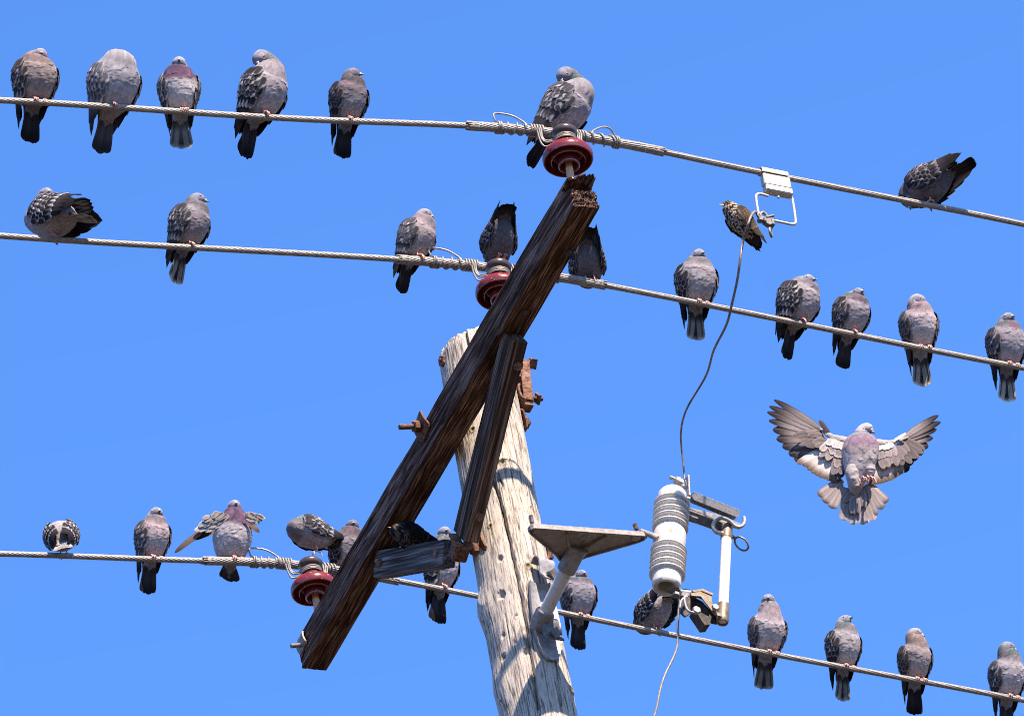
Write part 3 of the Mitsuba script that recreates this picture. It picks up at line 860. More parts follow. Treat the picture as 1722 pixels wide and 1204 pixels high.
def make_bird(kind, key, origin, psi, label, group, pitch=59.0, tilt=0.0, scale=1.0, fluff=0.94, hip=0.080, hipF=-0.010, morph='blue', seed=1,
              neck=0.0, bib=0.0, head_yaw=0.0, head_pitch=0.0, head_at=None, neck_at=None, tail_drop=8.0, tail_spread=6.5, tail_yaw=0.0, tail_len=0.125, tail_tip=None,
              wing=True, wing_open=(0.0, 0.0), droop=(0.0, 0.0), feet=(-0.017, 0.017), wire=None, grip='wire', slope=0.0, chest=None, beak=True, eye_col=(0.30, 0.07, 0.02), speck=0.0,
              long_bill=False, white_tip=0.0, bars=True, feet_z=0.0, leg_h=0.03, plain=False, tail_col=None, neck_w=1.0):
    """one bird built in its own frame (F forward, L left, U up) and stood at origin: the top of what it grips"""
    rng = np.random.default_rng(seed)
    m = [np.array(x) * [0.935, 0.97, 1.10] * (0.56 if k_ in (1, 2) else 0.66 if k_ == 0 else 0.76 if k_ < 5 else 0.32 if k_ == 5 else 0.72 if k_ == 6 else 0.22) for k_, x in enumerate(MORPHS[morph])]  # low tail factor: shade beneath the body is put into the tail colour
    scale = scale * 0.90
    chead, cn1, cn2, cbr, cbe, cwg, cwm, ctl = m
    if chest is not None:
        cbe = np.array(chest) * [0.935, 0.97, 1.08] * 0.78
        cbr = cbr * 0.5 + cbe * 0.4
    star = morph.startswith('star')
    if plain:
        cn1, cn2, chead = cbe * .30, cbe * .33, cbe * .28
        cbr = cbe * .62
    if tail_col is not None:
        ctl = np.array(tail_col)
    if head_at is None:
        pitch += rng.normal() * 2.5; tilt += rng.normal() * 4.5
    p = math.radians(psi)
    Fw = V3(math.sin(p), -math.cos(p), 0); Lw = V3(math.cos(p), math.sin(p), 0); Uw = V3(0, 0, 1)
    B = np.stack([Fw, Lw, Uw])

    def W(q):
        return np.asarray(origin, float) + (np.asarray(q, float) * scale) @ B

    pt = math.radians(pitch); tl = math.radians(tilt)
    A = V3(math.cos(pt), 0, math.sin(pt))
    Lb = V3(0, math.cos(tl), math.sin(tl)) if tilt else V3(0, 1, 0)
    Lb = unit(Lb - A * (A @ Lb)); Db = np.cross(A, Lb)
    O = V3(hipF, 0, hip)
    f = fluff + 0.045
    u = np.array([-.100, -.094, -.080, -.056, -.028, .004, .036, .062, .078])
    ra = np.array([.004, .016, .030, .048, .061, .0690, .070, .0640, .0540]) * f
    rb = np.array([.004, .013, .026, .044, .058, .0660, .0665, .0600, .0510]) * f
    u = u * (0.55 + 0.45 * f)
    if star:
        ra, rb = ra * 0.86, rb * 0.86
    C = [O + A * x for x in u]
    Lr = [Lb] * len(u)
    R = [[a, b] for a, b in zip(ra, rb)]
    bt = C[-1]
    # neck and head
    hy, hp = math.radians(head_yaw), math.radians(head_pitch)
    hd = V3(math.cos(hp) * math.cos(hy), math.cos(hp) * math.sin(hy), math.sin(hp))
    hl = unit(np.cross([0, 0, 1.0], hd)); hu = np.cross(hd, hl)
    if head_at is None:
        H = bt + V3(0.018, 0.0, 0.027 + neck)
    else:
        H = np.array(head_at, float)
    if neck_at is None:
        n1 = bt * 0.5 + H * 0.5 + A * 0.004 - hd * 0.006
    else:
        n1 = np.array(neck_at, float)
    nl = unit(Lb + hl)
    C += [n1, H - hd * 0.007 + hu * 0.000, H + hd * 0.006 + hu * 0.001, H + hd * 0.016 - hu * 0.001, H + hd * 0.0225 - hu * 0.003, H + hd * 0.0255 - hu * 0.004]
    Lr += [nl, hl, hl, hl, hl, hl]
    nw = 0.040 * (0.6 + 0.4 * f) * neck_w
    hs = 0.9 if star else 1.08
    R += [[nw, nw * 0.98], [.0260 * hs, .0265 * hs], [.0220 * hs, .0225 * hs], [.0168 * hs, .0172 * hs], [.0098, .0100], [.003, .003]]
    ns, nt = 132, 104
    P, t, L, D, Rr, s = ring_sweep(np.array(C), np.array(Lr), np.array(R), ns, nt)
    # landmarks along s
    def s_of(q):
        return s[np.argmin(np.linalg.norm(P - q, axis=1))]
    s_rump, s_mid, s_br, s_nk, s_hd, s_end = s_of(C[2]), s_of(C[4]), s_of(C[7]), s_of(C[9]), s_of(C[10]), s[-1]
    lift = np.interp(s, [0, s_rump, s_mid, s_br, s_nk, s_hd, s_end], [0.35, 0.5, 0.8, 1.0, 0.8, 0.30, 0.10])
    if star:
        lift = lift * 0.9
    v, TH, Hh, ID, U_, E, N = plumage(P, t, L, D, Rr, s, nt, rng, liftfn=lift, seed=seed % 50, row=0.0085 if star else 0.0125, wid=0.0085 if star else 0.0155, lift=0.0015 if star else 0.0023, rough=0.0018 if star else 0.0016)
    Sg = np.broadcast_to(s[:, None], TH.shape)
    dors = np.sin(TH)
    c = mixc(cbe, cbr, sst(s_mid + 0.01, s_br - 0.004, Sg + (ID - 0.5) * 0.012))
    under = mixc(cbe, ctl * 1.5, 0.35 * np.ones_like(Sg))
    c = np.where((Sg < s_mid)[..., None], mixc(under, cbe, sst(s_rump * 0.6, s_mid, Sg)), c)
    sheen = mixc(cn1, cn2, sst(0.25, 0.75, meshkit.noise(v * 55 + seed, 3) * 0.6 + ID * 0.4))
    grn = sst(s_nk - 0.004, s_hd, Sg)
    sheen = mixc(sheen, cn1 * 1.15, grn * 0.8 * (ID > 0.35))
    kn = sst(s_br - 0.004 - bib, s_nk - 0.012 - bib * 0.8, Sg + (ID - 0.5) * 0.012) * (1 - sst(s_hd - 0.006, s_hd + 0.006, Sg))
    c = mixc(c, sheen, kn * 0.92)
    c = mixc(c, chead, sst(s_hd - 0.008, s_hd + 0.006, Sg))
    back = sst(0.35, 0.75, dors) * (1 - sst(s_br, s_nk, Sg))
    c = mixc(c, mixc(cwg, cwm, 0.25 * np.ones_like(Sg)) if tail_col is None else np.broadcast_to(ctl * 1.3, c.shape), back * 0.85)
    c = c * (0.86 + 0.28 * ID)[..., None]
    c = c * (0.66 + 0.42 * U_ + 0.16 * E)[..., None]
    if star:
        kk = (sst(0.52, 0.72, U_) * (ID > 0.25)) * (1 - 0.75 * sst(s_hd - 0.01, s_hd + 0.004, Sg))
        c = mixc(c, np.array([.40, .34, .27]) if morph == 'star' else np.array([.20, .17, .14]), kk * (0.95 if morph == 'star' else 0.5 * (ID > 0.5)))
    c = np.clip(c, 0.008, 0.85)
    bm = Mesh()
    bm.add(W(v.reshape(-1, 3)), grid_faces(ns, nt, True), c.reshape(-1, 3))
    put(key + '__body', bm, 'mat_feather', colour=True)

    # ---- wings folded along the flanks: layered feathers
    def wr(x):
        b = np.interp(x, u, ra)
        line = np.interp(x, [-0.21, -0.03], [0.018, np.interp(-0.03, u, ra)])
        return np.where(x > -0.03, b, line)

    def wpt(x, ph, h, side, open_=0.0):
        r = wr(x) + h
        return O + A * x[..., None] + (side * np.cos(ph) * r)[..., None] * Lb + (np.sin(ph) * r)[..., None] * Db

    def wing_mesh(side, op, dr):
        wm = Mesh()
        tt = np.linspace(0, 1, 7); ss = np.linspace(-1, 1, 5)
        T_, S_ = np.meshgrid(tt, ss, indexing='ij')
        fc = grid_faces(7, 5, False)
        if side < 0:
            fc = fc[:, ::-1]

        def lay(x0, ph0, ln, w, dph, h0, h1, base, edge, tip, tipw, edgew, mark=None, point=0.5):
            wt = np.minimum(1, 0.5 + T_ / 0.4) * np.sqrt(np.clip(1 - (np.clip((T_ - (1 - point)) / point, 0, 1)) ** 2.4, 0.002, 1))
            x = x0 - ln * T_
            ph = ph0 + dph * T_ + S_ * wt * w / 2 / np.maximum(wr(x), 0.022)
            h = h0 + (h1 - h0) * T_ + 0.0016 * (1 - S_ ** 2)
            q = wpt(x, ph - dr * (T_ * 0.4 + 0.2), h + op * np.clip(0.05 - x, 0, 1), side)
            cc = feather_col(T_.reshape(-1), S_.reshape(-1), base, edge, tip, rng, tipw, edgew, 0.35)
            if mark is not None:
                mk = (np.abs(S_) > 0.95 - 0.75 * T_) & (T_ > 0.30) & (S_ * (1 if rng.random() < .5 else -1) > -0.3)
                cc = np.where((mk.reshape(-1) & (rng.random() < mark))[:, None], np.asarray(cwm) * rng.uniform(0.75, 1.15), cc)
            wm.add(W(q.reshape(-1, 3)), fc, np.clip(cc, 0.006, 0.85))

        lead = math.radians(-36); fs = 1.0 if not star else 0.9
        dark = cwg * 0.62
        # flight feathers first, coverts on top
        for j in range(7):
            e = j / 6
            lay(-0.015 - 0.004 * j, lead + 0.30 + 0.10 * j, (0.150 - 0.008 * j) * fs, 0.017, 0.55 - 0.05 * j, 0.0012 + 0.0004 * j, 0.0025, dark * 0.75, dark * 1.3, dark * 0.55, 0.15, 0.25, point=0.35)
        for j in range(8):
            e = j / 7
            bar = cwg * 0.35 if bars else cwg
            lay(-0.028, lead + 0.38 + 1.42 * e, (0.088 + 0.012 * e) * fs, 0.021, 0.10, 0.003, 0.0045, cwg * 0.8, cwm * 0.8 if e > 0.4 else cwg, bar, 0.28, 0.3)
        for j in range(8):
            e = j / 7
            lay(-0.014, lead + 0.16 + 1.62 * e, 0.056 * fs, 0.021, 0.05, 0.005, 0.0068, cwg * (0.8 if bars else 1), cwm * 0.9, cwm, 0.14, 0.35, 0.5)
        for i in range(5):
            x0 = 0.004 + 0.0165 * i
            nf = 7
            for j in range(nf):
                e = (j + 0.5 * (i % 2)) / nf
                if e > 0.97:
                    continue
                lead_i = lead + (0.02 if i < 3 else 0.20 * (i - 2))
                lay(x0 + rng.uniform(-.003, .003), lead_i + 0.02 + (1.75 - 0.12 * i) * e, (0.040 + rng.uniform(-.004, .004)) * fs, 0.0250, 0.02, 0.0050 + 0.0007 * i, 0.0086 + 0.0007 * i + rng.uniform(0, .0026),
                    cwg * rng.uniform(0.6, 1.3), mixc(cwg, cwm, 0.75), mixc(cwg, cwm, rng.uniform(.5, 1.)), 0.075, 0.20, 0.42 if bars else None, 0.75 if not star else 0.3)
        return wm

    if wing:
        for side, nm, op, dr in ((-1, '__wing', wing_open[0], droop[0]), (1, '__wing_001', wing_open[1], droop[1])):
            put(key + nm, wing_mesh(side, op, dr), 'mat_feather', colour=True)

    # ---- tail
    ta = pt + math.radians(180 + tail_drop)
    ty = math.radians(tail_yaw)
    Td = V3(math.cos(ta) * math.cos(ty), math.sin(ty), math.sin(ta) * math.cos(ty)); Td = unit(Td)
    Tl = unit(Lb - Td * (Lb @ Td)); Tn = np.cross(Tl, Td)
    if Tn @ Db > 0:
        Tn = -Tn
    root = O + A * (u[2] - 0.004)
    tm = Mesh()
    tl_len = tail_len * (0.78 if star else 1.0)
    for j in range(12):
        e = (j - 5.5) / 5.5
        an = math.radians(tail_spread) * e
        dv = Td * math.cos(an) + Tl * math.sin(an)
        r0 = root + Tl * e * 0.015 - Tn * 0.0012 * (abs(e) * 5) * -1
        ln = tl_len * (1 - 0.04 * e * e) * rng.uniform(0.97, 1.02)
        tp = r0 + dv * ln
        v_, f_, t_, s_ = blade(r0, tp, Tn, 0.021 if not star else 0.014, curve=0.10, nt=10, nsd=5, point=0.16, camber=-0.10)
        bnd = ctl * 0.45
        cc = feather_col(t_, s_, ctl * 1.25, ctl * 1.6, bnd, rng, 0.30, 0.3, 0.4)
        if white_tip:
            cc = mixc(cc, np.array([.60, .56, .52]), sst(0.90, 0.97, t_) * white_tip)
            if abs(e) > 0.55:
                cc = mixc(cc, np.array([.50, .47, .44]), (np.abs(s_) > 0.4) * white_tip * 0.6 * sst(0.3, 0.5, t_))
        tm.add(W(v_), f_, np.clip(cc, 0.008, 0.8))
    # under tail coverts: a loose wedge of feathers over the tail's root, both faces
    for sgn in (1, -1):
        for j in range(15):
            e = (j % 5 - 2) / 2.0; i = j // 5
            r0 = root + A * (0.012 - 0.0 * i) + Tl * e * 0.015 + Tn * sgn * (0.013 - 0.0032 * i)
            tp = r0 + Td * (0.030 + 0.020 * i) + Tl * e * 0.005 - Tn * sgn * 0.008
            v_, f_, t_, s_ = blade(r0, tp, Tn * sgn, 0.019, curve=-0.1, nt=7, nsd=5, point=0.5, camber=0.25)
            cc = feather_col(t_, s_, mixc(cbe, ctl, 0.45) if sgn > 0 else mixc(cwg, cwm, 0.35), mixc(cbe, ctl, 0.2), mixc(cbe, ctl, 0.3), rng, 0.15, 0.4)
            tm.add(W(v_), f_, np.clip(cc, 0.008, 0.8))
    put(key + '__tail', tm, 'mat_feather', colour=True)

    # ---- bill, cere, eyes
    tipd = unit(hd - hu * 0.22)
    bl = 0.027 if long_bill else 0.017
    b0 = H + hd * 0.0215 - hu * 0.0045
    ncol = np.array([.10, .09, .09]) if not long_bill else np.array([.42, .26, .11])
    sb = np.linspace(0, 1, 9)
    C_ = b0[None] + sb[:, None] * bl * (tipd if not long_bill else hd) - (sb ** 2.2)[:, None] * hu * (0.0030 if not long_bill else 0.0005)
    rbk = (np.array([.0056, .0052, .0046, .0041, .0037, .0034, .0029, .0020, .0006]) if not long_bill else np.array([.0058, .0050, .0042, .0034, .0028, .0022, .0017, .0011, .0005]))
    tb = tube(C_, rbk, 12)
    q = Mesh().add(W(tb.vertices), tb.faces, ncol)
    put(key + '__bill', q, 'mat_horn', colour=True)
    if not long_bill:
        ce = trimesh.creation.icosphere(2)
        cv = ce.vertices * [0.0052, 0.0050, 0.0030]
        cv = b0 + hd * 0.004 + hu * 0.0042 + cv[:, :1] * tipd + cv[:, 1:2] * hl + cv[:, 2:] * hu
        put(key + '__cere', Mesh().add(W(cv), ce.faces, (.60, .55, .54)), 'mat_horn', colour=True)
    for side, nm in ((1, '__eye'), (-1, '__eye_001')):
        ey = trimesh.creation.icosphere(2)
        lat = 0.0176 * hs
        cen = H + hd * 0.0095 + hl * side * lat + hu * 0.0035
        cv = cen + (ey.vertices * 0.0050)
        out = ey.vertices @ hl * side
        cc = np.where((out > 0.86)[:, None], [.01, .01, .01], np.where((out > 0.25)[:, None], eye_col, [.42, .38, .38]))
        put(key + nm, Mesh().add(W(cv), ey.faces, cc), 'mat_horn', colour=True)

    # ---- legs and feet round the perch
    pink = np.array([.50, .22, .19]) if not star else np.array([.28, .13, .09])
    for kf, fy in enumerate(feet):
        lm = Mesh()
        fr = V3(0.0, fy, feet_z)
        hipp = O + V3(0.004, fy * 0.8, -0.030)
        rw = wire if wire else 0.0105
        if grip == 'wire':
            # toes: angle round the perch from its top; +front
            ctr = V3(0, fy, feet_z - rw / scale)
            def wrap(a, dy):
                a = np.asarray(a, float)
                rr_ = rw / scale + 0.0026
                yy = fy + np.linspace(0, dy, len(a))
                return np.stack([np.sin(a) * rr_, yy, feet_z - rw / scale + np.cos(a) * rr_ + (yy - 0) * slope * scale], -1)
            for dy, amax in ((-0.0085, 1.9), (0.0, 2.2), (0.0085, 1.9)):
                a_ = np.linspace(-0.15, amax, 11)
                kn = 1 + 0.18 * np.cos(np.arange(11) * 2.1)
                tm_ = tube(wrap(a_, dy), 0.0026 * kn * np.r_[np.ones(8), 0.85, 0.6, 0.25], 8)
                cc = mixc(pink, [.09, .07, .07], sst(0.78, 0.9, np.linspace(0, 1, len(tm_.vertices))))
                lm.add(W(tm_.vertices), tm_.faces, cc)
            a_ = np.linspace(0.15, -1.7, 9)
            tm_ = tube(wrap(a_, 0.001), 0.0025 * np.r_[np.ones(6), 0.85, 0.6, 0.25], 8)
            lm.add(W(tm_.vertices), tm_.faces, pink)
            top = V3(0, fy, feet_z + 0.0028 + fy * slope * scale)
        else:
            # standing flat
            for an in (-28, 0, 28, 180):
                aa = math.radians(an)
                ln = 0.026 if an != 180 else 0.014
                d_ = V3(math.cos(aa), math.sin(aa), 0)
                C_ = fr + np.linspace(0, 1, 7)[:, None] * ln * d_ + np.array([0, 0, 0.0028])
                tm_ = tube(C_, 0.0026 * np.r_[1, 1.1, .95, 1.05, .9, .7, .3], 8)
                lm.add(W(tm_.vertices), tm_.faces, pink)
            top = fr + V3(0, 0, 0.003)
        leg = np.array([top, top + V3(-0.003, 0, 0.010), top * 0.35 + hipp * 0.65, hipp + V3(0, 0, 0.012)])
        tm_ = tube(spline(leg, 10), np.linspace(0.0031, 0.0044, 10), 10)
        lm.add(W(tm_.vertices), tm_.faces, pink)
        # feathered thigh
        th_ = tube(spline(np.array([top * 0.25 + hipp * 0.75, hipp + V3(0, 0, 0.010), hipp + V3(-0.004, 0, 0.030)]), 9), np.linspace(0.005, 0.016, 9), 14)
        cthigh = cbe * (0.85 + 0.3 * rng.random((len(th_.vertices), 1)))
        lm2 = Mesh().add(W(th_.vertices), th_.faces, cthigh)
        put(key + '__leg' + ('' if kf == 0 else '_001'), lm, 'mat_horn', colour=True)
        put(key + '__thigh' + ('' if kf == 0 else '_001'), lm2, 'mat_feather', colour=True)
    tag(key, label, kind, group)
    return key


def bbox_of(key):
    q = []
    for k, d in scene.items():
        if (k == key or k.startswith(key + '__')) and 'filename' in d:
            q.append(project(meshkit.WRITTEN[d['filename']][0]))
    q = np.vstack(q)
    return q.min(0).round().astype(int).tolist() + q.max(0).round().astype(int).tolist()


BIRDS = {}


def on_line(k, fx, **kw):
    """feet on line k where the photograph shows them at column fx"""
    Y, zf = WIRES[k]
    py = np.interp(fx, [q[0] for q in WPX[k]], [q[1] for q in WPX[k]])
    X = aty(fx, py, Y)[0]
    a0, a1 = aty(ROD[k][0], np.interp(ROD[k][0], *zip(*WPX[k])), Y)[0], aty(ROD[k][1], np.interp(ROD[k][1], *zip(*WPX[k])), Y)[0]
    r = AR if a0 < X < a1 else WR
    psi = kw.get('psi', 0)
    sl = float(zf(X + 0.02) - zf(X - 0.02)) / 0.04 * math.cos(math.radians(psi))
    kind = kw.pop('kind', 'pigeon')
    dz = kw.pop('dz', 0.0)
    box = kw.pop('box', None)
    key = numbered(kind)
    kw.setdefault('wire', r); kw.setdefault('slope', sl)
    make_bird(kind, key, V3(X, Y - kw.pop('dy', 0.0), float(zf(X)) + r + dz), kw.pop('psi', 0), kw.pop('label'), kw.pop('group', 'pigeons perched on the power lines'), **kw)
    BIRDS[key] = box
    return key
# ------------------------------------------------------------------ the flock, line by line, left to right
on_line(0, 66, psi=10, morph='brown', seed=1, neck=-.020, fluff=.96, head_yaw=-20, head_pitch=-8, label='brownish fluffed pigeon, first from the left on the top line', box=(22, 89, 99, 236))
on_line(0, 198, psi=15, morph='pale', seed=2, fluff=1.08, plain=True, head_at=(-.056, .0, .076), neck_at=(-.012, .004, .100), head_yaw=170, head_pitch=-30, pitch=52, hip=.073, droop=(.25, 0), scale=1.05, label='headless looking pale pigeon, head turned behind, second from left on the top line', box=(139, 97, 243, 249))
on_line(0, 308, psi=-6, morph='pied', seed=3, bib=.034, scale=.96, fluff=.90, head_yaw=-15, feet=(-.006, .010), tail_spread=9, white_tip=.35, chest=(.60, .55, .52), label='pied pigeon with glossy purple neck and white patches on the top line', box=(265, 90, 337, 257))
on_line(0, 451, psi=36, morph='check', seed=4, scale=1.10, fluff=.95, pitch=55, head_at=(.018, -.016, .206), neck_at=(.036, .012, .182), head_yaw=-100, head_pitch=-48, neck_w=.80, tail_spread=9, label='pigeon on the top line arching its neck to preen its shoulder', box=(380, 80, 487, 263))
on_line(0, 594, psi=13, morph='dusky', seed=5, scale=.95, fluff=.86, head_yaw=42, label='dark slim pigeon with pinkish throat, fifth from the left on the top line', box=(547, 109, 618, 273))
on_line(0, 960, psi=50, morph='blue', seed=6, scale=1.12, fluff=.98, pitch=41, head_at=(.022, -.014, .205), neck_at=(.048, .016, .178), head_yaw=-120, head_pitch=-50, neck_w=.84, chest=(.40, .375, .385), label='preening pigeon perched right above the topmost red insulator', box=(871, 109, 1003, 272))
on_line(0, 1568, psi=-138, morph='dusky', seed=7, chest=(.15, .14, .15), scale=.96, fluff=.95, pitch=-8, tail_len=.108, hip=.084, head_at=(.070, .020, .030), neck_at=(.070, .01, .060), head_yaw=30, head_pitch=-60, tail_drop=0, wing_open=(.12, .12), label='dark pigeon bending down with raised tail, alone at the right end of the top line', box=(1523, 259, 1628, 350))
on_line(1, 94, psi=-150, morph='check', seed=8, fluff=1.02, scale=.96, pitch=30, tail_len=.105, hip=.084, tail_col=(.15, .14, .145), head_at=(.012, .0, .206), neck_at=(.030, 0, .168), head_yaw=150, head_pitch=-5, tail_drop=2, tail_spread=11, wing_open=(.2, .2), white_tip=.5, label='chequered pigeon seen from behind, head turned, leftmost on the middle line', box=(55, 311, 160, 404))
on_line(1, 326, psi=32, morph='blue', seed=9, fluff=.90, head_yaw=35, tail_spread=8, white_tip=.7, chest=(.30, .28, .29), label='blue grey pigeon with pale tail tips, second from the left on the middle line', box=(265, 318, 350, 477))
on_line(1, 709, psi=35, morph='rosy', seed=10, fluff=.88, scale=.96, pitch=57, head_yaw=15, head_pitch=-15, chest=(.37, .335, .33), label='pale fronted pigeon on the middle line just left of the wire wrapping', box=(651, 345, 736, 498))
on_line(1, 841, psi=176, morph='dusky', seed=11, chest=(.15, .14, .15), fluff=.92, scale=.86, pitch=-26, tail_spread=10, tail_len=.085, hip=.084, dz=.016, dy=.03, head_at=(.064, .028, .052), neck_at=(.058, .012, .062), head_yaw=50, head_pitch=-35, tail_drop=14, feet=(-.012, .014), label='dark pigeon with raised tail on the middle insulator, head low at its left', box=(794, 356, 877, 440))
on_line(1, 994, psi=158, morph='dusky', seed=12, chest=(.15, .14, .15), fluff=.90, scale=.86, pitch=-22, tail_len=.10, hip=.086, head_at=(.075, .0, .060), head_yaw=10, head_pitch=-60, tail_drop=14, tail_spread=11, wing_open=(.1, 0), label='dark pigeon with raised tail half hidden behind the top of the crossarm', box=(950, 389, 1024, 476))
on_line(1, 1181, psi=8, morph='check', seed=13, fluff=.95, white_tip=.5, chest=(.40, .365, .36), label='chequered pigeon on the middle line just left of the thin hanging lead', box=(1130, 417, 1210, 582))
on_line(1, 1353, psi=36, morph='check', seed=14, fluff=1.02, neck=-.015, pitch=56, droop=(.15, 0), label='plump chequered pigeon on the middle line, first to the right of the thin lead', box=(1286, 459, 1385, 608))
on_line(1, 1441, psi=22, morph='blue', seed=15, scale=.93, fluff=.92, neck=-.014, head_yaw=-10, tail_spread=8, label='smallest pigeon on the middle line, huddled beside the plump chequered one', box=(1398, 486, 1475, 612))
on_line(1, 1555, psi=-8, morph='rosy', seed=16, fluff=.86, scale=1.0, head_yaw=62, head_pitch=-30, white_tip=.7, bars=False, chest=(.56, .51, .50), label='whitish pigeon with bowed head on the middle line', box=(1511, 489, 1582, 653))
on_line(1, 1703, psi=4, morph='blue', seed=17, fluff=.94, scale=.98, head_yaw=10, tail_spread=8, white_tip=.9, label='pigeon cut by the right edge at the end of the middle line', box=(1659, 525, 1740, 682))
on_line(2, 108, psi=156, morph='check', seed=18, fluff=.92, scale=.86, pitch=48, tail_spread=10, tail_drop=4, tail_col=(.15, .142, .15), feet=(-.013, .013), white_tip=.3, label='pigeon facing away with folded tail towards us, leftmost on the lowest line', box=(67, 862, 135, 933))
on_line(2, 263, psi=10, morph='rosy', seed=19, fluff=.83, scale=.98, head_yaw=-5, label='slim rosy breasted pigeon, second from the left on the lowest line', box=(222, 846, 287, 1000))
k20 = on_line(2, 398, psi=12, morph='pied', seed=20, fluff=1.02, neck=.034, pitch=64, bib=.030, scale=.98, wing=False, tail_spread=24, tail_len=.068, head_yaw=-20, chest=(.50, .455, .44), label='pigeon stretching half open wings beside the wire wrapping on the lowest line', box=(294, 832, 452, 967))
on_line(2, 529, psi=-82, dz=.022, dy=.035, morph='check', seed=21, fluff=.88, scale=.90, tail_len=.050, pitch=10, hip=.092, hipF=.0, head_at=(.034, .010, .142), neck_at=(.066, .006, .116), head_yaw=140, head_pitch=-25, feet=(.004,), tail_drop=-2, label='pigeon seen side on with tucked head, standing on one leg on the lowest insulator', box=(478, 869, 562, 941))
on_line(2, 592, psi=14, morph='dusky', seed=22, fluff=.92, scale=.96, head_yaw=-25, neck=.004, chest=(.36, .32, .32), label='dark headed pigeon partly hidden behind the lower part of the crossarm', box=(555, 859, 640, 1000))
on_line(2, 752, psi=24, morph='check', seed=23, fluff=.80, scale=1.02, neck=.054, pitch=63, head_yaw=-32, tail_spread=12, label='pigeon with broad dark tail seen behind the greyish brace, left of the pole', box=(696, 877, 774, 1054))
on_line(2, 981, psi=6, morph='blue', seed=24, fluff=.92, scale=.94, neck=-.012, label='pigeon close against the right side of the pole on the lowest line', box=(939, 955, 1009, 1097))
on_line(2, 1106, psi=-165, morph='check', seed=25, fluff=.92, scale=.88, tail_len=.09, pitch=-6, hip=.088, head_at=(.060, -.01, .086), head_yaw=-20, head_pitch=-50, tail_drop=10, wing_open=(.2, .2), label='dark chequered pigeon turned away behind the lower end of the fuse cutout', box=(1070, 984, 1152, 1064))
on_line(2, 1299, psi=4, morph='rosy', seed=26, fluff=.90, scale=1.0, neck=.036, head_yaw=-30, tail_spread=8, white_tip=.4, chest=(.54, .49, .48), label='pigeon with pink throat and stretched neck on the lowest line, right of the fuse tube', box=(1254, 986, 1325, 1162))
on_line(2, 1428, psi=9, morph='check', seed=27, fluff=.88, scale=.98, neck=.012, head_yaw=20, head_pitch=15, white_tip=.5, chest=(.46, .42, .41), label='pigeon third from the right on the lowest line, its head drawn back', box=(1386, 1024, 1455, 1181))
on_line(2, 1548, psi=0, morph='brown', seed=28, fluff=.84, scale=.97, head_yaw=58, head_pitch=-10, neck=.014, bars=False, chest=(.42, .375, .355), label='brownish pigeon looking right, second from the right on the lowest line', box=(1506, 1049, 1572, 1200))
on_line(2, 1704, psi=5, morph='blue', seed=29, fluff=.90, head_yaw=62, neck=.022, head_pitch=-12, chest=(.50, .46, .46), label='pigeon looking right in the lower right corner', box=(1660, 1068, 1740, 1230))
# ------------------------------------------------------------------ starlings
lead_px = [(1272, 357), (1263, 364), (1257, 380), (1251, 400), (1247, 420), (1240, 470), (1230, 515), (1222, 545), (1200, 590), (1190, 625), (1172, 658), (1153, 692), (1145, 730), (1148, 770), (1151, 806)]
LY0, LY1 = WIRES[0][0] - 0.01, -0.50
lead = []
for i, (x, y) in enumerate(lead_px):
    f = np.clip((y - 400) / 400.0, 0, 1)
    lead.append(aty(x, y, LY0 + (LY1 - LY0) * f * f * (3 - 2 * f) - (0.050 if i in (1, 2) else 0.0)))
lead = np.array(lead)
lead_fine = spline(lead, 160)
put('jumper_lead', tube(lead_fine, np.interp(np.arange(160), [0, 60, 100, 159], [0.0042, 0.0042, 0.0034, 0.0030]), 10), 'mat_lead', smooth=60)
tag('jumper_lead', 'thin dark wavy wire hanging from the clamp on the top line down to the cutout', 'wire lead', 'leads of the fuse cutout')
low_px = [(1143, 1008), (1141, 1030), (1140, 1060), (1139, 1085), (1131, 1108), (1118, 1135), (1109, 1165), (1104, 1190), (1098, 1212), (1090, 1250)]
low = np.array([aty(x, y, -0.50 + 0.10 * i / 9) for i, (x, y) in enumerate(low_px)])
low = np.vstack([low, low[-1] + [[-0.02, 0.02, -0.4], [0.02, 0.06, -1.4]]])
put('jumper_lead_001', tube(spline(low, 120), 0.0036, 10), 'mat_wire', smooth=60)
tag('jumper_lead_001', 'pale thin wire hanging down from the bottom of the cutout', 'wire lead', 'leads of the fuse cutout')
_used['jumper_lead'] = 2

sk = numbered('starling')
make_bird('starling', sk, aty(1252, 398, LY0 + 0.002), -82, 'speckled brown starling perched on the thin lead below the wire bail', 'starlings', pitch=55, scale=.76, fluff=.82, hip=.078, hipF=-.004,
          morph='star', seed=51, head_at=(.052, .0, .172), head_yaw=-8, head_pitch=4, tail_len=.085, tail_spread=5, long_bill=True, grip='wire', wire=0.0042, feet=(-0.006, 0.008), eye_col=(.03, .02, .015), bars=False)
BIRDS[sk] = (1213, 331, 1293, 412)
sk = numbered('starling')
make_bird('starling', sk, on(697, 921, 0, -0.004) + V3(0, 0, 0.0), -88, 'black spotted starling standing on the greyish brace under the crossarm', 'starlings', pitch=20, scale=.74, fluff=.92, hip=.062, hipF=-.004,
          morph='starblk', seed=52, head_at=(.074, .0, .110), head_yaw=-4, head_pitch=4, tail_len=.085, tail_spread=4, long_bill=True, grip='stand', feet=(-0.012, 0.012), eye_col=(.03, .02, .015), bars=False)
BIRDS[sk] = (656, 868, 731, 920)

# ------------------------------------------------------------------ wedge clamp with bail on the top line, and the clamp the lead hangs from
CY = WIRES[0][0]
def wx(px):
    return aty(px, np.interp(px, *zip(*WPX[0])), CY)


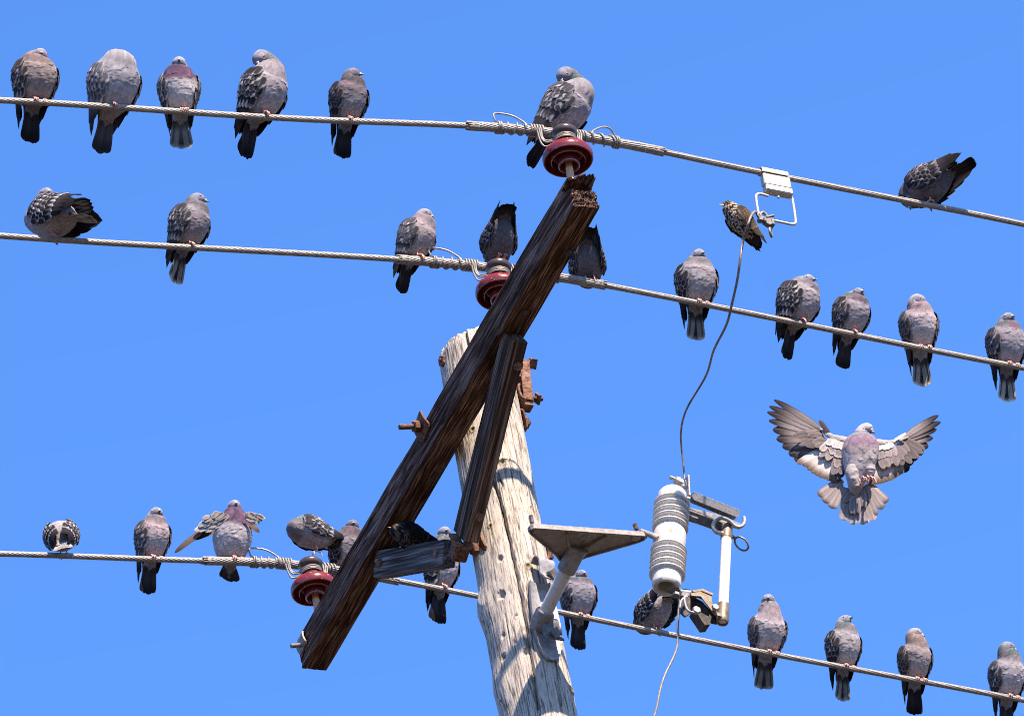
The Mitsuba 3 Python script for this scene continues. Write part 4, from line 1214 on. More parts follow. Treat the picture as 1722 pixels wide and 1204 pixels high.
c0, c1 = wx(1278), wx(1322)
cax = unit(c1 - c0); cmid = (c0 + c1) / 2; cl = np.linalg.norm(c1 - c0)
cz = unit(V3(0, 0, 1) - cax * cax[2]); cy = np.cross(cz, cax)
def C3(x, y, z):
    return cmid + cax * x + cy * y + cz * z


# the C shaped cover hooks over the conductor; the body hangs below, leaning slightly forward
hook = [(0.014 * math.cos(a) * 1.0, 0.014 * math.sin(a)) for a in np.radians(np.arange(-10, 215, 15))] + [(0.0180 * math.cos(a), 0.0185 * math.sin(a)) for a in np.radians(np.arange(205, -20, -15))]
hk = prism(hook, cl, 0)
hk = place(hk, cmid, cy, ya=cz)
put('line_clamp__cover', hk, 'mat_clamp' if 'mat_clamp' in scene else 'mat_galv', smooth=40)
scene['mat_clamp'] = twosided(principled(proc(galv((0.36, 0.34, 0.325), (0.48, 0.46, 0.445), 0.2)), 0.45, metal=0.25, spec=0.4))
scene['line_clamp__cover']['bsdf'] = {'type': 'ref', 'id': 'mat_clamp'}
bw = cl * 1.04
body = [place(rbox([bw, 0.026, 0.046], 0.003), C3(0.003, -0.004, -0.036), cax, za=cz), place(rbox([bw * 0.99, 0.030, 0.026], 0.004), C3(0.005, -0.006, -0.0735), cax, za=cz)]
put('line_clamp__body', join(*body), 'mat_clamp', smooth=30)
put('line_clamp__stud', tube(np.array([C3(0.002, -0.004, -0.082), C3(0.004, -0.005, -0.100)]), 0.0045, 14), 'mat_clamp', smooth=40)
bail_px = [(1292, 330), (1282, 327), (1277, 326), (1271, 328), (1272, 340), (1275, 358), (1278, 364), (1285, 368), (1310, 373), (1333, 378), (1338, 376), (1338, 371), (1335, 350), (1332, 333), (1329, 328), (1318, 327)]
bail = np.array([aty(x, y, CY - 0.006) for x, y in bail_px])
dense = []
for a, b in zip(bail[:-1], bail[1:]):
    dense += [a + (b - a) * t for t in (0, 0.25, 0.5, 0.75)]
dense = np.array(dense + [bail[-1]])
for _ in range(2):
    dense[1:-1] = (dense[:-2] + dense[1:-1] * 2 + dense[2:]) / 4
put('line_clamp__bail', tube(dense, 0.0044, 14), 'mat_bail' if 'mat_bail' in scene else 'mat_clamp', smooth=60)
tag('line_clamp', 'whitish wedge clamp with a square wire bail hanging from the top line', 'line clamp')
hb = aty(1290, 372, CY - 0.010)
hx, hz = cax, cz
hm = [place(rbox([0.030, 0.022, 0.024], 0.004), hb + hz * -0.002, hx, za=hz + hx * 0.25), place(rbox([0.014, 0.026, 0.030], 0.003), hb + hx * 0.014 + hz * -0.006, hx, za=hz),
      place(rbox([0.034, 0.010, 0.010], 0.003), hb + hx * 0.006 + hz * 0.012 - cy * 0.010, hx + hz * 0.5, za=hz),
      tube(spline(np.array([hb + hx * -0.016 + hz * 0.006, hb + hx * -0.020 + hz * 0.022, hb + hx * -0.010 + hz * 0.033, hb + hx * 0.004 + hz * 0.018]), 12), 0.0055, 12),
      nut(hb + hz * -0.014 - cy * 0.004, cy, 0.020, 0.018, 0.2)]
put('hot_line_clamp__body', join(*hm), 'mat_galv_dark', smooth=40)
eye_c = hb + hz * -0.046 + hx * 0.006
an = np.linspace(0, 2 * math.pi, 30)
er = eye_c + 0.012 * np.cos(an)[:, None] * (hx * 0.6 + cy * 0.8) + 0.015 * np.sin(an)[:, None] * hz
put('hot_line_clamp__eye_screw', join(tube(er, 0.0042, 10, caps=False), tube(np.array([hb + hz * -0.012 + hx * 0.006, eye_c + hz * 0.015]), 0.0048, 12)), 'mat_lead', smooth=60)
put('hot_line_clamp__lug', join(tube(spline(np.array([hb - hx * 0.012 + hz * 0.004, hb - hx * 0.026 + hz * 0.010, lead[0]]), 8), 0.0050, 10), nut(hb - hx * 0.024 + hz * -0.002, hx, 0.018, 0.014, 0.1)), 'mat_galv_dark', smooth=40)
tag('hot_line_clamp', 'small dark clamp with an eye screw gripping the lower corner of the bail', 'clamp')

# ------------------------------------------------------------------ cutout bracket on the pole
BY = -0.47
L0, L1 = aty(891, 886, BY), aty(1084, 900, BY)
bx = unit(L1 - L0); bz = unit(V3(0, 0.0, 1) - bx * bx[2]); by = np.cross(bz, bx)      # by points to the pole
bl = np.linalg.norm(L1 - L0)
apex = 0.142
def Bp(x, y, z):
    return L0 + bx * x + by * y + bz * z


xa = bl * 0.475
out = [(0.0, -0.006), (0.006, -0.014), (bl - 0.006, -0.014), (bl, -0.006), (bl + 0.001, 0.010), (bl - 0.012, 0.024), (xa + 0.050, apex - 0.022), (xa + 0.030, apex), (xa - 0.030, apex), (xa - 0.050, apex - 0.022), (0.012, 0.024), (-0.001, 0.010)]
plate = place(prism(out, 0.006), Bp(0, 0, 0.0), bx, ya=by)
rim = []
loop = np.array(out + [out[0]])
for a, b in zip(loop[:-1], loop[1:]):
    m = (a + b) / 2; d = b - a; ln = np.hypot(*d)
    h = 0.019 if m[1] < 0 else 0.014
    rim.append(place(rbox([ln + 0.003, 0.0055, h], 0.0012), Bp(m[0], m[1], -h / 2 + 0.0025), bx * d[0] + by * d[1], za=bz))
ribs = [place(rbox([np.hypot(px_ - xa, apex - 0.03) , 0.006, 0.014], 0.001), Bp((px_ + xa) / 2, (apex - 0.022) / 2, -0.008), bx * (xa - px_) + by * (apex - 0.03), za=bz) for px_ in (xa - 0.062, xa + 0.075)]
put('cutout_bracket__mounting_bar', join(plate, *rim, *ribs), 'mat_cast', smooth=30)
for k, x in enumerate((0.026, bl - 0.028)):
    put('cutout_bracket__boss' + ('' if k == 0 else '_001'), lathe([(0, -0.012), (0.014, -0.012), (0.016, -0.009), (0.016, -0.003), (0, -0.003)], Bp(x, 0.006, 0), bz, 28), 'mat_cast', smooth=40)
put('cutout_bracket__hole_rim', lathe([(0.008, -0.006), (0.017, -0.006), (0.018, -0.003), (0.008, -0.003), (0.008, -0.006)], Bp(xa + 0.01, 0.040, 0), bz, 28), 'mat_cast', smooth=40)
for k, (a, b, r) in enumerate(((aty(895, 880, BY + 0.02), aty(893, 867, BY + 0.02), 0.0062), (aty(1071, 891, BY + 0.01), aty(1067, 881, BY + 0.01), 0.0068))):
    put('cutout_bracket__stud' + ('' if k == 0 else '_001'), threaded(a, b, r), 'mat_rust' if k else 'mat_lead', smooth=50)
# tube arm from the socket under the bar down to the base on the pole
PYF = -pole_r(AZ - 0.75) - 0.004
T1 = Bp(xa + 0.004, apex - 0.040, -0.012)
T0 = aty(917, 1030, PYF - 0.055)
tdir = unit(T1 - T0)
put('cutout_bracket__tube_arm', tube(np.array([T0 - tdir * 0.04, T0 + tdir * 0.1, T1 - tdir * 0.05, T1 + tdir * 0.005]), 0.0215, 32), 'mat_painted_tube', smooth=60)
put('cutout_bracket__socket', lathe([(0.022, -0.075), (0.0285, -0.075), (0.030, -0.070), (0.0305, -0.018), (0.034, 0.0), (0.036, 0.012), (0.0, 0.014)], T1 + tdir * 0.012, tdir, 36), 'mat_cast', smooth=40)
put('cutout_bracket__lower_socket', lathe([(0.0, -0.060), (0.028, -0.060), (0.031, -0.04), (0.0315, 0.0), (0.028, 0.006), (0.0225, 0.006)], T0, tdir, 36), 'mat_cast', smooth=40)
# curved base plate against the pole
pl_top, pl_bot = pole_hit(905, 985), pole_hit(922, 1112)
zt, zb = pl_top[1], pl_bot[1]
tc = (pl_top[0] + pl_bot[0]) / 2
nz, na = 26, 13
vz = np.linspace(zt, zb, nz)
front, backv = [], []
for i, z in enumerate(vz):
    f = i / (nz - 1)
    hw_ = 0.040 * min(1.0, math.sqrt(max(0.02, 1 - ((f - 0.62) / 0.40) ** 2)) if f > 0.62 else 0.72 + 0.28 * math.sin(f / 0.62 * math.pi / 2))
    ax_ = pole_axis(z); r_ = pole_r(z)
    for s in np.linspace(-1, 1, na):
        t_ = tc + s * hw_ / r_
        o = 0.012 + 0.018 * abs(s) ** 3 * (1 if f < 0.8 else 0.5) 
        o2 = 0.003 + 0.004 * (1 - abs(s))
        front.append(ax_ + V3(math.cos(t_), math.sin(t_), 0) * (r_ + o)); backv.append(ax_ + V3(math.cos(t_), math.sin(t_), 0) * (r_ + o2))
front, backv = np.array(front), np.array(backv)
f1 = grid_faces(nz, na, False)
eg = [i * na for i in range(nz)] + [(nz - 1) * na + j for j in range(1, na)] + [i * na + na - 1 for i in range(nz - 2, -1, -1)] + [j for j in range(na - 2, 0, -1)]
e = np.array(eg); e2 = np.roll(e, -1); N_ = nz * na
put('cutout_bracket__base_plate', trimesh.Trimesh(np.vstack([front, backv]), np.vstack([f1, f1[:, ::-1] + N_, np.stack([e, e2, e2 + N_], -1), np.stack([e, e2 + N_, e + N_], -1)]), process=False), 'mat_galv', smooth=40)
# two bent galvanised clips that hold the base plate, each with its lag screw
for k, (px_, py_, wd, hh_, sc) in enumerate(((907, 975, 0.062, 0.105, 1), (917, 1076, 0.060, 0.100, 1))):
    th_, z_ = pole_hit(px_, py_)
    ax_ = pole_axis(z_); r_ = pole_r(z_)
    nrm = V3(math.cos(th_), math.sin(th_), 0); tan = V3(-math.sin(th_), math.cos(th_), 0)
    P0 = ax_ + nrm * (r_ + 0.012)
    prof = spline(np.array([[0.002, 0.050], [0.020, 0.062], [0.036, 0.050], [0.038, 0.025], [0.034, -0.010], [0.046, -0.030], [0.050, -0.040]]), 26)
    q = []
    for side_ in (-1, 1):
        for o_ in (0, 0.006):
            q.append([P0 + nrm * (a_ - o_) + V3(0, 0, b_) + tan * side_ * wd / 2 for a_, b_ in prof])
    n_ = len(prof)
    v_ = np.array([q[0], q[1], q[3], q[2]]).transpose(1, 0, 2).reshape(-1, 3)
    cap_a = np.array([[0, 1, 2], [0, 2, 3]]); cap_b = cap_a[:, ::-1] + (n_ - 1) * 4
    m_ = trimesh.Trimesh(v_, np.vstack([grid_faces(n_, 4, True), cap_a, cap_b]), process=False)
    nm = 'cutout_bracket__clip' + ('' if k == 0 else '_001')
    put(nm, m_, 'mat_galv' if k == 0 else 'mat_galv_dark', smooth=35)
    put(nm + '__screw', nut(P0 + nrm * 0.052 + V3(0, 0, -0.020), nrm + V3(0, 0, -0.3), 0.030, 0.018, 0.4, 4), 'mat_galv_dark', smooth=30)
tag('cutout_bracket', 'grey metal bracket on the pole front with a tube arm and triangular mounting bar', 'bracket')

# ------------------------------------------------------------------ fuse cutout
UY = -0.50
CT, CB = aty(1131, 832, UY), aty(1120.5, 987, UY)
ca = unit(CT - CB); Lc = np.linalg.norm(CT - CB)
prof = [(0.0, 0.055), (0.020, 0.055), (0.026, 0.006), (0.030, -0.002), (0.040, -0.004), (0.0445, 0.002), (0.0455, 0.010), (0.0455, 0.030)]
def sheds(z0, n, step):
    r = []
    for i in range(n):
        z = z0 + i * step
        r += [(0.0458, z), (0.0452, z + step * 0.20), (0.0462, z + step * 0.36), (0.0525, z + step * 0.40), (0.0556, z + step * 0.46), (0.0570, z + step * 0.56), (0.0566, z + step * 0.66), (0.0535, z + step * 0.80), (0.0475, z + step * 0.95)]
    return r
zb0 = 0.036
st = (Lc * 0.5 - 0.034 - zb0) / 5
prof += sheds(zb0, 5, st)
zm0 = zb0 + 5 * st
prof += [(0.0485, zm0 + 0.004), (0.051, zm0 + 0.012), (0.0515, zm0 + 0.036), (0.051, zm0 + 0.060), (0.0485, zm0 + 0.068)]
prof += sheds(zm0 + 0.072, 5, st)
ze = zm0 + 0.072 + 5 * st
prof += [(0.0455, ze), (0.0460, ze + 0.012), (0.0455, ze + 0.030), (0.040, ze + 0.040), (0.030, ze + 0.044), (0.0, ze + 0.045)]
put('fuse_cutout__porcelain', lathe(prof, CB, ca, 96), 'mat_porcelain_grey', smooth=60)
# band and pin that join it to the bracket
j0, j1 = aty(1078, 893, BY), aty(1108, 905, UY - 0.02)
put('fuse_cutout__support_pin', tube(spline(np.array([j0, j0 * 0.4 + j1 * 0.6, j1 + ca * -0.002]), 10), np.linspace(0.0080, 0.0105, 10), 18), 'mat_cast', smooth=60)
put('fuse_cutout__cement_spot', lathe([(0, 0), (0.006, 0), (0.007, -0.002), (0, -0.002)], CB + ca * (zm0 + 0.034) + unit(-DV - ca * (-DV @ ca)) * 0.0528, unit(-DV - ca * (-DV @ ca)), 16), 'mat_pin', smooth=40)
# top contact: arm, hood, hook, upright terminal
ux = unit(aty(1245, 868, UY) - aty(1152, 838, UY)); uz = unit(ca - ux * (ca @ ux)); uy = np.cross(uz, ux)
A0, A1 = aty(1152, 858, UY), aty(1218, 882, UY)
uz2 = unit(uz * 0.62 - uy * 0.78)
put('fuse_cutout__contact_arm', join(place(rbox([np.linalg.norm(A1 - A0), 0.030, 0.034], 0.003), (A0 + A1) / 2 + uy * 0.012, A1 - A0, za=uz2),
    place(rbox([0.05, 0.036, 0.020], 0.003), A0 + ux * 0.02 - uz * 0.014 + uy * 0.01, ux, za=uz2),
    place(prism([(0, 0), (0.12, -0.012), (0.185, -0.012), (0.20, 0.004), (0.17, 0.006), (0.10, 0.012)], 0.012), A0 + uz * 0.010 + uy * 0.0, ux, ya=uz)), 'mat_galv_dark', smooth=30)
h0, h1 = aty(1161, 834, UY), aty(1241, 866, UY)
hl_ = np.linalg.norm(h1 - h0); hxd = unit(h1 - h0); hzd = unit(uz2 * 0.5 + uz * 0.5 - hxd * ((uz2 * 0.5 + uz * 0.5) @ hxd)); hyd = np.cross(hzd, hxd)
hood = [place(prism([(0, 0.0), (0.006, 0.008), (hl_ - 0.004, 0.008), (hl_, 0.0), (hl_, -0.008), (hl_ - 0.006, -0.014), (0.012, -0.014), (0, -0.006)], 0.003), h0 - hyd * 0.019, hxd, ya=hzd),
        place(prism([(0, 0.0), (0.006, 0.008), (hl_ - 0.004, 0.008), (hl_, 0.0), (hl_, -0.008), (hl_ - 0.006, -0.014), (0.012, -0.014), (0, -0.006)], 0.003), h0 + hyd * 0.019, hxd, ya=hzd),
        place(rbox([hl_ - 0.006, 0.041, 0.003], 0.001), h0 + hxd * hl_ / 2 + hzd * 0.0095, hxd, za=hzd)]
put('fuse_cutout__hood', join(*hood), 'mat_galv', smooth=30)
t0_, t1_ = aty(1158, 836, UY), aty(1156, 801, UY)
put('fuse_cutout__terminal', join(place(rbox([np.linalg.norm(t1_ - t0_), 0.022, 0.006], 0.0015), (t0_ + t1_) / 2, t1_ - t0_, ya=V3(-DV[1], DV[0], 0) if False else uy),
    place(rbox([0.028, 0.024, 0.022], 0.004), aty(1146, 812, UY) , ux, za=uz), tube(np.array([aty(1126, 802, UY), aty(1150, 812, UY)]), 0.0062, 12),
    nut(aty(1139, 808, UY), ux, 0.024, 0.016, 0.3), nut(aty(1149, 817, UY), uz, 0.020, 0.018, 0.3)), 'mat_galv', smooth=30)
put('fuse_cutout__top_pin', tube(np.array([aty(1148, 836, UY), aty(1160, 839, UY)]), 0.0065, 14), 'mat_clamp', smooth=50)
hook_px = [(1217, 897), (1203, 893), (1199, 884), (1206, 874), (1214, 871), (1228, 877), (1240, 886), (1248, 884), (1252, 877), (1251, 869)]
hkp = spline(np.array([aty(x, y, UY - 0.015 - 0.02 * (i > 3)) for i, (x, y) in enumerate(hook_px)]), 50)
put('fuse_cutout__hook', tube(hkp, np.interp(np.arange(50), [0, 15, 49], [0.0075, 0.0065, 0.0055]), 14), 'mat_galv', smooth=60)
# fuse tube with its ferrules, pull ring and hinge
F1, F0 = aty(1222.5, 884, UY - 0.01), aty(1215, 1046, UY - 0.01)
fa = unit(F1 - F0); Lf = np.linalg.norm(F1 - F0)
put('fuse_cutout__fuse_tube', lathe([(0.0, 0.004), (0.0155, 0.004), (0.0162, 0.02), (0.0162, Lf - 0.045), (0.0, Lf - 0.045)], F0, fa, 40), 'mat_fuse_tube', smooth=50)
put('fuse_cutout__fuse_tube__ferrule', lathe([(0.0162, Lf - 0.056), (0.0180, Lf - 0.056), (0.0188, Lf - 0.052), (0.0186, Lf - 0.024), (0.0172, Lf - 0.020), (0.0172, Lf - 0.008), (0.0160, Lf - 0.004), (0.0, Lf - 0.003)], F0, fa, 40), 'mat_bronze', smooth=40)
put('fuse_cutout__fuse_tube__ferrule_001', lathe([(0.0125, 0.005), (0.0135, -0.002), (0.0172, -0.002), (0.0192, 0.004), (0.0200, 0.012), (0.0196, 0.070), (0.0162, 0.074)], F0, fa, 40), 'mat_bronze', smooth=40)
put('fuse_cutout__fuse_tube__cap', lathe([(0, Lf - 0.010), (0.0182, Lf - 0.010), (0.0190, Lf - 0.006), (0.0182, Lf + 0.002), (0.012, Lf + 0.010), (0, Lf + 0.011)], F0, fa, 32), 'mat_lead', smooth=40)
rc = aty(1247, 914, UY - 0.01)
an = np.linspace(0, 2 * math.pi, 40)
e1 = unit(ux + fa * -0.75); e2_ = unit(np.cross(e1, unit(DV + ux * 0.5)))
ring = rc + 0.0255 * np.cos(an)[:, None] * e1 + 0.0165 * np.sin(an)[:, None] * e2_
put('fuse_cutout__fuse_tube__pull_ring', join(tube(ring, 0.0032, 10, caps=False), tube(spline(np.array([aty(1226, 896, UY - 0.01), aty(1231, 902, UY - 0.01), rc - e1 * 0.025]), 8), np.linspace(0.009, 0.0042, 8), 12)), 'mat_bronze', smooth=60)
# hinge: cheek plates, pins and the lower casting
G = lambda x, y, d=0.0: aty(x, y, UY - 0.01 + d)
def plate_px(pts, d, th, mat=None):
    P = np.array([G(x, y, d) for x, y in pts])
    o = P[0]; a = unit(P[1] - P[0]); n = unit(np.cross(P[1] - P[0], P[-1] - P[0])); b = np.cross(n, a)
    q = np.stack([(P - o) @ a, (P - o) @ b], -1)
    return place(prism(q.tolist(), th), o, a, ya=b)
cheek = [(1161, 998), (1177, 995), (1196, 1003), (1197, 1014), (1206, 1030), (1214, 1031), (1214, 1037), (1202, 1034), (1178, 1003), (1163, 1002)]
put('fuse_cutout__hinge', join(plate_px(cheek, -0.017, 0.005), plate_px(cheek, 0.017, 0.005),
    plate_px([(1161, 998), (1177, 995), (1196, 1003), (1194, 1006), (1177, 999), (1162, 1001)], 0.0, 0.036)), 'mat_bronze', smooth=30)
low_c = [(1146, 1003), (1162, 1003), (1180, 1012), (1202, 1036), (1213, 1040), (1206, 1049), (1197, 1047), (1192, 1044), (1191, 1055), (1186, 1059), (1181, 1057), (1161, 1030), (1152, 1029), (1144, 1022)]
put('fuse_cutout__hinge__yoke', join(plate_px(low_c, 0.030, 0.008), plate_px([(1146, 1005), (1160, 1004), (1160, 1032), (1152, 1037), (1144, 1030)], -0.006, 0.008),
    plate_px([(1163, 1030), (1190, 1044), (1190, 1056), (1181, 1057)], 0.01, 0.040)), 'mat_iron', smooth=30)
pins = [tube(np.array([G(1169, 1026, -0.035), G(1169, 1026, 0.035)]), 0.009, 14), tube(np.array([G(1203, 1020, -0.032), G(1203, 1020, 0.032)]), 0.0065, 14),
        nut(G(1203, 1021, -0.034), V3(0, 1, 0), 0.020, 0.012, 0.2), nut(G(1171, 1026, -0.036), V3(0, 1, 0), 0.024, 0.014, 0.2), tube(np.array([G(1143, 995), G(1161, 997)]), 0.0085, 14)]
put('fuse_cutout__hinge__pin', join(*pins), 'mat_galv', smooth=40)
fl = spline(np.array([G(1158, 1001, -0.03), G(1152, 1003, -0.035), G(1153, 1018, -0.035), G(1158, 1027, -0.035), G(1168, 1030, -0.035)]), 24)
put('fuse_cutout__link', join(tube(fl, 0.0042, 10), tube(spline(np.array([G(1156, 1003, -0.034), G(1147, 1008, -0.034), G(1143, 1022, -0.030)]), 14), 0.0036, 10)), 'mat_galv', smooth=60)
bt_ = aty(1128, 998, UY)
put('fuse_cutout__bottom_bracket', join(place(rbox([0.062, 0.030, 0.006], 0.002), aty(1138, 995, UY - 0.0), ux, za=uz), nut(aty(1137, 1000, UY - 0.012), uz, 0.022, 0.012, 0.1), place(rbox([0.030, 0.034, 0.026], 0.003), aty(1150, 1004, UY), ux, za=uz)), 'mat_galv_dark', smooth=30)
tag('fuse_cutout', 'ribbed pale grey fuse cutout with white side tube and pull ring, right of the pole', 'fuse cutout')
# ------------------------------------------------------------------ the flying pigeon and the stretched wings: single flight feathers
def fan_feather(key, pts, width, base, edge, tip, rng, tn, curve=0.04, tipw=0.25, edgew=0.35, point=0.30, nsd=7, nt=11, root_w=0.4, shaft=0.35, two=False, tilt=0.0):
    root, tp = pts
    a = unit(tp - root)
    n = unit(np.asarray(tn) + np.cross(a, np.asarray(tn)) * tilt)
    v, f, t, s = blade(root, tp, n, width, curve=curve, nt=nt, nsd=nsd, point=point, camber=0.10, root_w=root_w)
    c = feather_col(t, s, base, edge, tip, rng, tipw, edgew, shaft) * 1.9
    th = 0.0007
    v2 = v - n * th
    m = Mesh().add(v, f, np.clip(c, .008, .85)).add(v2, f[:, ::-1], np.clip(c * 0.8, .008, .85))
    put(key, m, 'mat_feather', colour=True)


FY = -1.75
FC = aty(1447, 770, FY)
_tl = math.radians(36)
RR, UU = RT, UP
TT = -DV * math.cos(_tl) + UP * math.sin(_tl)      # the bird's front looks out level, a little towards the sun
FU = UP * math.cos(_tl) + DV * math.sin(_tl)       # up along the bird

S_ = np.linalg.norm(aty(1448, 770, FY) - FC)
fly = numbered('pigeon')
def fp(x, y, t=0.0):             # offset from the body in metres, x and y as measured, t towards the front of the bird
    return FC + RR * ((x - 1447) / FPX * ((FC - CAM) @ DV)) - FU / math.cos(_tl) * ((y - 770) / FPX * ((FC - CAM) @ DV)) - DV * t


def z8(x, y):
    return 1280 + x / 5.234, 660 + y / 5.234


def z4(x, y):
    return 1280 + x / 7.082, 660 + y / 7.082


def z5(x, y):
    return 1430 + x / 7.082, 660 + y / 7.082


def z6(x, y):
    return 1360 + x / 10.03, 770 + y / 10.03


rng = np.random.default_rng(77)
# body: from the vent up through belly, breast and neck to the head turned to the right
ctr = [z8(826, 905), z8(822, 880), z8(822, 820), z8(838, 720), z8(862, 600), z8(876, 510), z8(890, 445), z8(897, 400), z8(905, 358), z8(926, 332)]
rad = [(.003, .003), (.012, .011), (.022, .020), (.036, .034), (.049, .047), (.053, .050), (.047, .043), (.0320, .031), (.0225, .024), (.0205, .0215)]
tz = [-0.015, -0.012, -0.004, 0.006, 0.014, 0.020, 0.020, 0.018, 0.022, 0.026]
C = [fp(x, y, t) for (x, y), t in zip(ctr, tz)]
hd = unit(RR * 0.80 - DV * 0.50 + TT * .2 - UU * 0.06)
hl = unit(np.cross(UU, hd)); hu = np.cross(hd, hl)
Hc = C[-1]
C += [Hc + hd * 0.012, Hc + hd * 0.0185 - hu * 0.003, Hc + hd * 0.0215 - hu * 0.004]
rad += [(.0155, .0165), (.0092, .0098), (.003, .003)]
side_l = -RR
Lr = [side_l] * 7 + [unit(side_l + hl * 0.4), unit(side_l * 0.5 + hl), hl, hl, hl, hl]
if (np.cross(C[5] - C[4], side_l) @ TT) > 0:
    Lr = [-x for x in Lr]
sgn_h = 1 if (Lr[-1] @ hl) > 0 else -1
P, t, L, D, Rr, s = ring_sweep(np.array(C), np.array(Lr), np.array(rad), 132, 104)
lift = np.interp(np.linspace(0, 1, 132), [0, 0.15, 0.5, 0.75, 0.9, 1], [0.3, 0.6, 0.8, 0.7, 0.3, 0.1])
v, THp, Hh, ID, U_, E, N = plumage(P, t, L, D, Rr, s, 104, rng, liftfn=lift, seed=9, row=0.0125, wid=0.0150, lift=0.0018, rough=0.0022)
yy = 770 - (v - FC) @ UU * FPX / ((FC - CAM) @ DV)
xx = 1447 + (v - FC) @ RR * FPX / ((FC - CAM) @ DV)
belly, breast = np.array([.25, .228, .236]), np.array([.17, .146, .156])
c = mixc(breast, belly, sst(z8(0, 470)[1], z8(0, 570)[1], yy + (ID - .5) * 5))
c = mixc(c, [.13, .09, .125], sst(z8(0, 478)[1], z8(0, 445)[1], yy + (ID - .5) * 6) * 0.95)
c = mixc(c, [.10, .092, .11], sst(z8(0, 400)[1], z8(0, 375)[1], yy))
c = mixc(c, [.20, .198, .215], sst(z8(0, 345)[1], z8(0, 325)[1], yy))
c = mixc(c, [.20, .185, .195], sst(z8(0, 760)[1], z8(0, 850)[1], yy))
c = 1.45 * c * (0.86 + 0.28 * ID)[..., None] * (0.70 + 0.36 * U_ + 0.14 * E)[..., None]
put(fly + '__body', Mesh().add(v.reshape(-1, 3), grid_faces(132, 104, True), np.clip(c, .01, .8).reshape(-1, 3)), 'mat_feather', colour=True)
b0 = Hc + hd * 0.0175 - hu * 0.004
sb = np.linspace(0, 1, 9)
tb = tube(b0 + sb[:, None] * 0.016 * unit(hd - hu * 0.25) - (sb ** 2.2)[:, None] * hu * 0.003, [.0054, .0050, .0045, .0040, .0036, .0033, .0028, .0019, .0006], 12)
put(fly + '__bill', Mesh().add(tb.vertices, tb.faces, (.08, .07, .07)), 'mat_horn', colour=True)
ce = trimesh.creation.icosphere(2)
put(fly + '__cere', Mesh().add(b0 + hd * 0.0035 + hu * 0.004 + ce.vertices[:, :1] * .005 * hd + ce.vertices[:, 1:2] * .0045 * hl + ce.vertices[:, 2:] * .003 * hu, ce.faces, (.62, .58, .57)), 'mat_horn', colour=True)
for k, sg in enumerate((1, -1)):
    cen = Hc + hd * 0.006 + hl * sg * 0.0182 + hu * 0.004
    out = ce.vertices @ hl * sg
    cc = np.where((out > 0.88)[:, None], [.01, .01, .01], np.where((out > 0.30)[:, None], (.50, .06, .02), [.40, .36, .36]))
    put(fly + '__eye' + ('' if k == 0 else '_001'), Mesh().add(cen + ce.vertices * 0.0042, ce.faces, cc), 'mat_horn', colour=True)


def pt(fn, x, y, t):
    return fp(*fn(x, y), t)


def flight_wing(wkey, fn, hand, prim, arm_, sec, shoulder, elbow_t, tips_t, root_t, dark_w, tl=0.10):
    """prim and sec: tips outermost first; hand and arm_: lines on which the quills are set"""
    h0, h1 = [pt(fn, x, y, t) for x, y, t in hand]
    a0, a1 = [pt(fn, x, y, t) for x, y, t in arm_]
    n = len(prim)
    cnt = 0
    for i, (x, y, w) in enumerate(prim):
        f = i / (n - 1)
        root = h0 + (h1 - h0) * f - TT * (0.0016 * i)
        tp = pt(fn, x, y, tips_t[0] + (tips_t[1] - tips_t[0]) * f) - TT * 0.0012 * i
        L_ = np.linalg.norm(tp - root)
        w = w * 1.55; base = np.array([.070, .061, .063]) * (0.85 + 0.4 * f)
        fan_feather(wkey + '__flight_feather' + ('' if cnt == 0 else '_%03d' % cnt), (root, tp), w, base * 1.25, np.array([.013, .010, .012]), np.array([.004, .003, .005]), rng, TT, curve=0.05, tipw=0.30 if i > 2 else 0.42, edgew=0.30, point=0.26 if i > 3 else 0.50, root_w=0.45, shaft=0.45, tilt=tl)
        cnt += 1
    n = len(sec)
    for i, (x, y, w) in enumerate(sec):
        f = i / (n - 1)
        root = a0 + (a1 - a0) * f - TT * (0.0016 * (i + len(prim)) * 0.4)
        tp = pt(fn, x, y, tips_t[1] + (tips_t[2] - tips_t[1]) * f) - TT * 0.0012 * i
        pale = np.array([.26, .235, .225])
        darkc = np.array([.046, .031, .024])
        fan_feather(wkey + '__flight_feather_%03d' % cnt, (root, tp), w, pale, pale * 0.8, darkc, rng, TT, curve=0.05, tipw=0.25, edgew=0.3, point=0.14, root_w=0.7, shaft=0.2, tilt=tl)
        cnt += 1


def coverts(key, fn, rows, rng):
    m = Mesh()
    for (x0, y0, t0, x1, y1, t1, dx, dy, n, ln, w, base, edge, lift_) in rows:
        for i in range(n):
            f = (i + rng.uniform(-.25, .25)) / max(1, n - 1)
            root = pt(fn, x0 + (x1 - x0) * f, y0 + (y1 - y0) * f, t0 + (t1 - t0) * f)
            d = pt(fn, x0 + dx, y0 + dy, 0) - pt(fn, x0, y0, 0)
            d = unit(d + 0.25 * rng.normal() * np.cross(unit(d), TT) * np.linalg.norm(d))
            tp = root + d * ln * rng.uniform(0.85, 1.15) + TT * lift_
            v_, f_, t_, s_ = blade(root, tp, TT, w * rng.uniform(.85, 1.15), curve=0.03, nt=7, nsd=5, point=0.5, camber=0.07, root_w=0.6)
            k_ = rng.random()
            b_ = mixc(base, edge, np.array(k_ * 0.6))
            cc = feather_col(t_, s_, b_, edge, edge, rng, 0.15, 0.4, 0.2) * 1.7
            m.add(v_, f_, np.clip(cc, .01, .85)).add(v_ - TT * 0.0006, f_[:, ::-1], np.clip(cc, .01, .85))
    put(key, m, 'mat_feather', colour=True)


